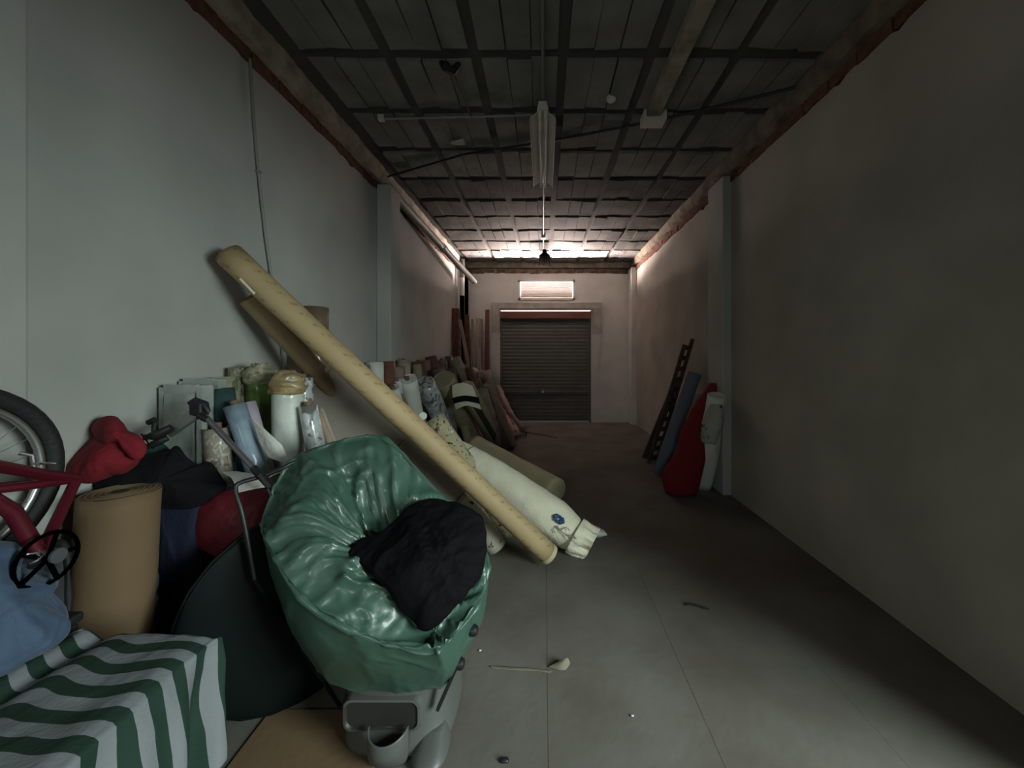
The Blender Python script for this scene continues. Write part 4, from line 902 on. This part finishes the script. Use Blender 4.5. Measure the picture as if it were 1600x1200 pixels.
MB().tube([P(232, 660, 1.62), P(242, 656, 1.62), P(240, 653, 1.62)], [.012, .014, .006], 10).build('screw_knob', M['black'], bp, True)
MB().tube([P(222, 678, 1.61), P(240, 700, 1.61)], .006, 8).build('steel_pin', M['chrome'], bp, True)

# ------------------------------------------------------------------ bicycle
bi = empty('bicycle', (-1.72, 1.0, 0), 'red bicycle stood on end against the left wall, one wheel up', 'bicycle')
WC = Vector((-1.72, 1.06, 1.115)); WR = .288
def ringpts(c, r, n=48, tilt=.06): return [c + Vector((tilt * r * math.sin(2 * math.pi * k / n), r * math.cos(2 * math.pi * k / n), r * math.sin(2 * math.pi * k / n))) for k in range(n + 1)]
def wheel(c, par):
    ty = MB().tube(ringpts(c, WR), .025, 12, False).build('tyre', M['rubber'], par, True)
    MB().tube(ringpts(c, WR - .036), .011, 10, False).build('wheel_rim', M['alu'], par, True)
    MB().tube([c + Vector((-.045, 0, 0)), c + Vector((.045, 0, 0))], .018, 12).build('hub', M['steel'], par, True)
    sp_ = MB()
    for k in range(28):
        t = 2 * math.pi * k / 28; t2 = t + (.35 if k % 2 else -.35)
        sp_.tube([c + Vector(((.035 if k % 2 else -.035), .016 * math.cos(t2), .016 * math.sin(t2))), c + Vector((0, (WR - .04) * math.cos(t), (WR - .04) * math.sin(t)))], .0011, 4)
    sp_.build('spokes', M['alu'], par)
wheel(WC, bi); WC2 = Vector((-1.66, .62, .318)); wheel(WC2, bi)
BB = P(62, 868, 1.17); SEAT = P(120, 748, 1.345)
hub = WC + Vector((.06, 0, 0)); hub2 = WC + Vector((-.06, 0, 0))
MB().tube([hub, hub.lerp(SEAT, .5) + Vector((.03, 0, 0)), SEAT], .014, 10).tube([hub2, SEAT], .010, 8).build('seat_stay', M['redpaint'], bi, True)
MB().tube([P(-40, 722, 1.02), P(60, 740, 1.22), SEAT], .017, 10).build('top_tube', M['redpaint'], bi, True)
MB().tube([P(-30, 770, 1.05), P(20, 800, 1.12), BB], .020, 10).build('down_tube', M['redpaint'], bi, True)
MB().tube([SEAT, BB], .015, 10).build('seat_tube', M['redpaint'], bi, True)
MB().tube([P(-40, 722, 1.02), WC2 + Vector((.06, 0, .0))], .014, 10).tube([P(-30, 770, 1.05), WC2 + Vector((-.06, 0, 0))], .012, 8).build('fork', M['redpaint'], bi, True)
MB().tube([P(30, 708, 1.2), P(50, 712, 1.22), P(54, 740, 1.22)], .006, 8).build('brake_arm', M['steel'], bi, True)
MB().tube([P(58, 724, 1.20), P(86, 725, 1.25)], .004, 8).build('cable_ferrule', M['chrome'], bi, True)
cr0 = BB + Vector((.05, -.02, .0))
MB().tube([cr0 + Vector((0, .075 * math.cos(2 * math.pi * k / 30), .075 * math.sin(2 * math.pi * k / 30))) for k in range(31)], .006, 6, False).build('chainring', M['lampdark'], bi, True)
for k in range(5):
    t = 2 * math.pi * k / 5; MB().bar(cr0, cr0 + Vector((0, .075 * math.cos(t), .075 * math.sin(t))), .012, .004, (1, 0, 0)).build('ring_arm', M['lampdark'], bi)
MB().tube([P(42, 866, 1.10), P(58, 864, 1.11), P(65, 869, 1.11), P(58, 876, 1.10), P(46, 881, 1.09)], [.003, .0045, .005, .0045, .003], 8).build('crank_arm', M['chrome'], bi, True)
MB().tube([BB + Vector((-.05, 0, 0)), BB + Vector((.06, 0, 0))], .022, 12).build('bottom_bracket', M['steel'], bi, True)

# dark box below and blue clothes on it
o5 = [(80, 850, 1.33), (104, 860, 1.34), (108, 960, 1.30), (106, 1040, 1.24), (60, 1060, 1.16), (0, 1050, 1.12), (-60, 1040, 1.10), (-60, 930, 1.14), (0, 900, 1.20), (50, 860, 1.28)]
heap('black_bag', 'black plastic bag wedged between blue clothes and cardboard roll', 'bag', blobrings(o5, (40, 955), 1.26, .02, .1), M['darkbag'], (.012, 7))
o6 = [(-60, 860, 1.06), (0, 852, 1.12), (22, 862, 1.15), (28, 890, 1.16), (58, 898, 1.18), (82, 912, 1.19), (72, 930, 1.17), (84, 955, 1.17), (94, 985, 1.14), (78, 1006, 1.10), (40, 1026, 1.07), (0, 1044, 1.03), (-60, 1050, 1.0), (-90, 950, 1.02)]
heap('blue_clothes', 'crumpled light blue clothes heaped at the left edge under the bicycle', 'clothes', blobrings(o6, (15, 950), 1.10, .05, .08), M['bluecloth'], (.024, 7, (1, 1, .7), 3), 120, 80)
# something for the pile to lie on
bxc = empty('storage_box', (-1.66, 1.0, 0), 'dark lidded storage box under the crumpled blue clothes', 'box')
bevel(MB().box(-1.84, -1.535, .55, 1.27, 0, .62).build('box_body', M['darkbag'], bxc), .01)
bevel(MB().box(-1.85, -1.53, .54, 1.28, .62, .65).build('box_lid', M['darkbag'], bxc), .008)

# ------------------------------------------------------------------ striped cloth over a box
sb = empty('cardboard_box', (-1.28, .85, 0), 'cardboard box under the green and white striped cloth', 'box')
bevel(MB().box(-1.48, -1.10, .42, 1.18, 0, .585).build('box_body', M['cart'], sb), .01)
nu, nv = 150, 130; rows = []
x0, x1, zt = -1.52, -1.035, .622
for j in range(nv):
    Y = .38 + (1.245 - .38) * j / (nv - 1); row = []
    yy = Y
    for i in range(nu):
        s = -.40 + (.485 + .80) * i / (nu - 1)            # arc length across the box, 0 at the left edge
        wav = .010 * math.sin(Y * 34) * (1 if 0 else 1)
        if s < 0: p = Vector((x0 - .05 * (-s) + .018 * math.sin(Y * 26 + 1) * min(1, -s * 8), Y, zt + s * .98))
        elif s > .485:
            dd_ = s - .485; p = Vector((x1 + .06 * dd_ + .026 * math.sin(Y * 19 + dd_ * 3 + .7) * min(1, dd_ * 5) + .012 * math.sin(Y * 47 + dd_ * 6) * min(1, dd_ * 4) * (1 + 1.2 * max(0, (Y - 1.0) * 4)) + .012 * ridged(Vector((Y * 5, dd_ * 3, 2)), 2), Y + .03 * math.sin(Y * 9) * dd_, zt - dd_ * .985))
        else:
            p = Vector((x0 + s, Y, zt + .012 * noise.noise(Vector((s * 7, Y * 6, 3))) - .018 * math.exp(-((s - .13) / .03) ** 2) + .01 * math.exp(-((s - .07) / .03) ** 2)))
            p.y += .016 * math.sin(s * 38) * math.exp(-(s / .25) ** 2) + .007 * math.sin(s * 21 + Y * 4) + .010 * noise.noise(Vector((s * 9, Y * 3, 9)))
        # rounded shoulders
        for e in (0, .485):
            g = math.exp(-((s - e) / .022) ** 2); p.z -= .010 * g
        back = max(0, (Y - 1.20) / .045)
        if back > 0: p.y = 1.20 + .03 * math.sin(min(1, back) * 1.4); p.z -= .05 * back ** 2 * (1 if 0 < s < .485 else .3)
        p += Vector((0, 0, .004 * ridged(Vector((s * 9, Y * 8, 1)), 2)))
        row.append(p)
    rows.append(row)
v = [p for r in rows for p in r]; f = [(j * nu + i, j * nu + i + 1, (j + 1) * nu + i + 1, (j + 1) * nu + i) for j in range(nv - 1) for i in range(nu - 1)]
me = bpy.data.meshes.new('striped_cloth'); me.from_pydata([tuple(p) for p in v], [], f); uvl = me.uv_layers.new(name='UVMap')
for pl in me.polygons:
    for li in pl.loop_indices:
        vi = me.loops[li].vertex_index; uvl.data[li].uv = ((vi % nu) / (nu - 1), (vi // nu) / (nv - 1))
so = link('striped_cloth', me, M['striped']); m_ = so.modifiers.new('thickness', 'SOLIDIFY'); m_.thickness = .004
tag(so, 'white cloth with dark green stripes draped over a box at bottom left', 'cloth')
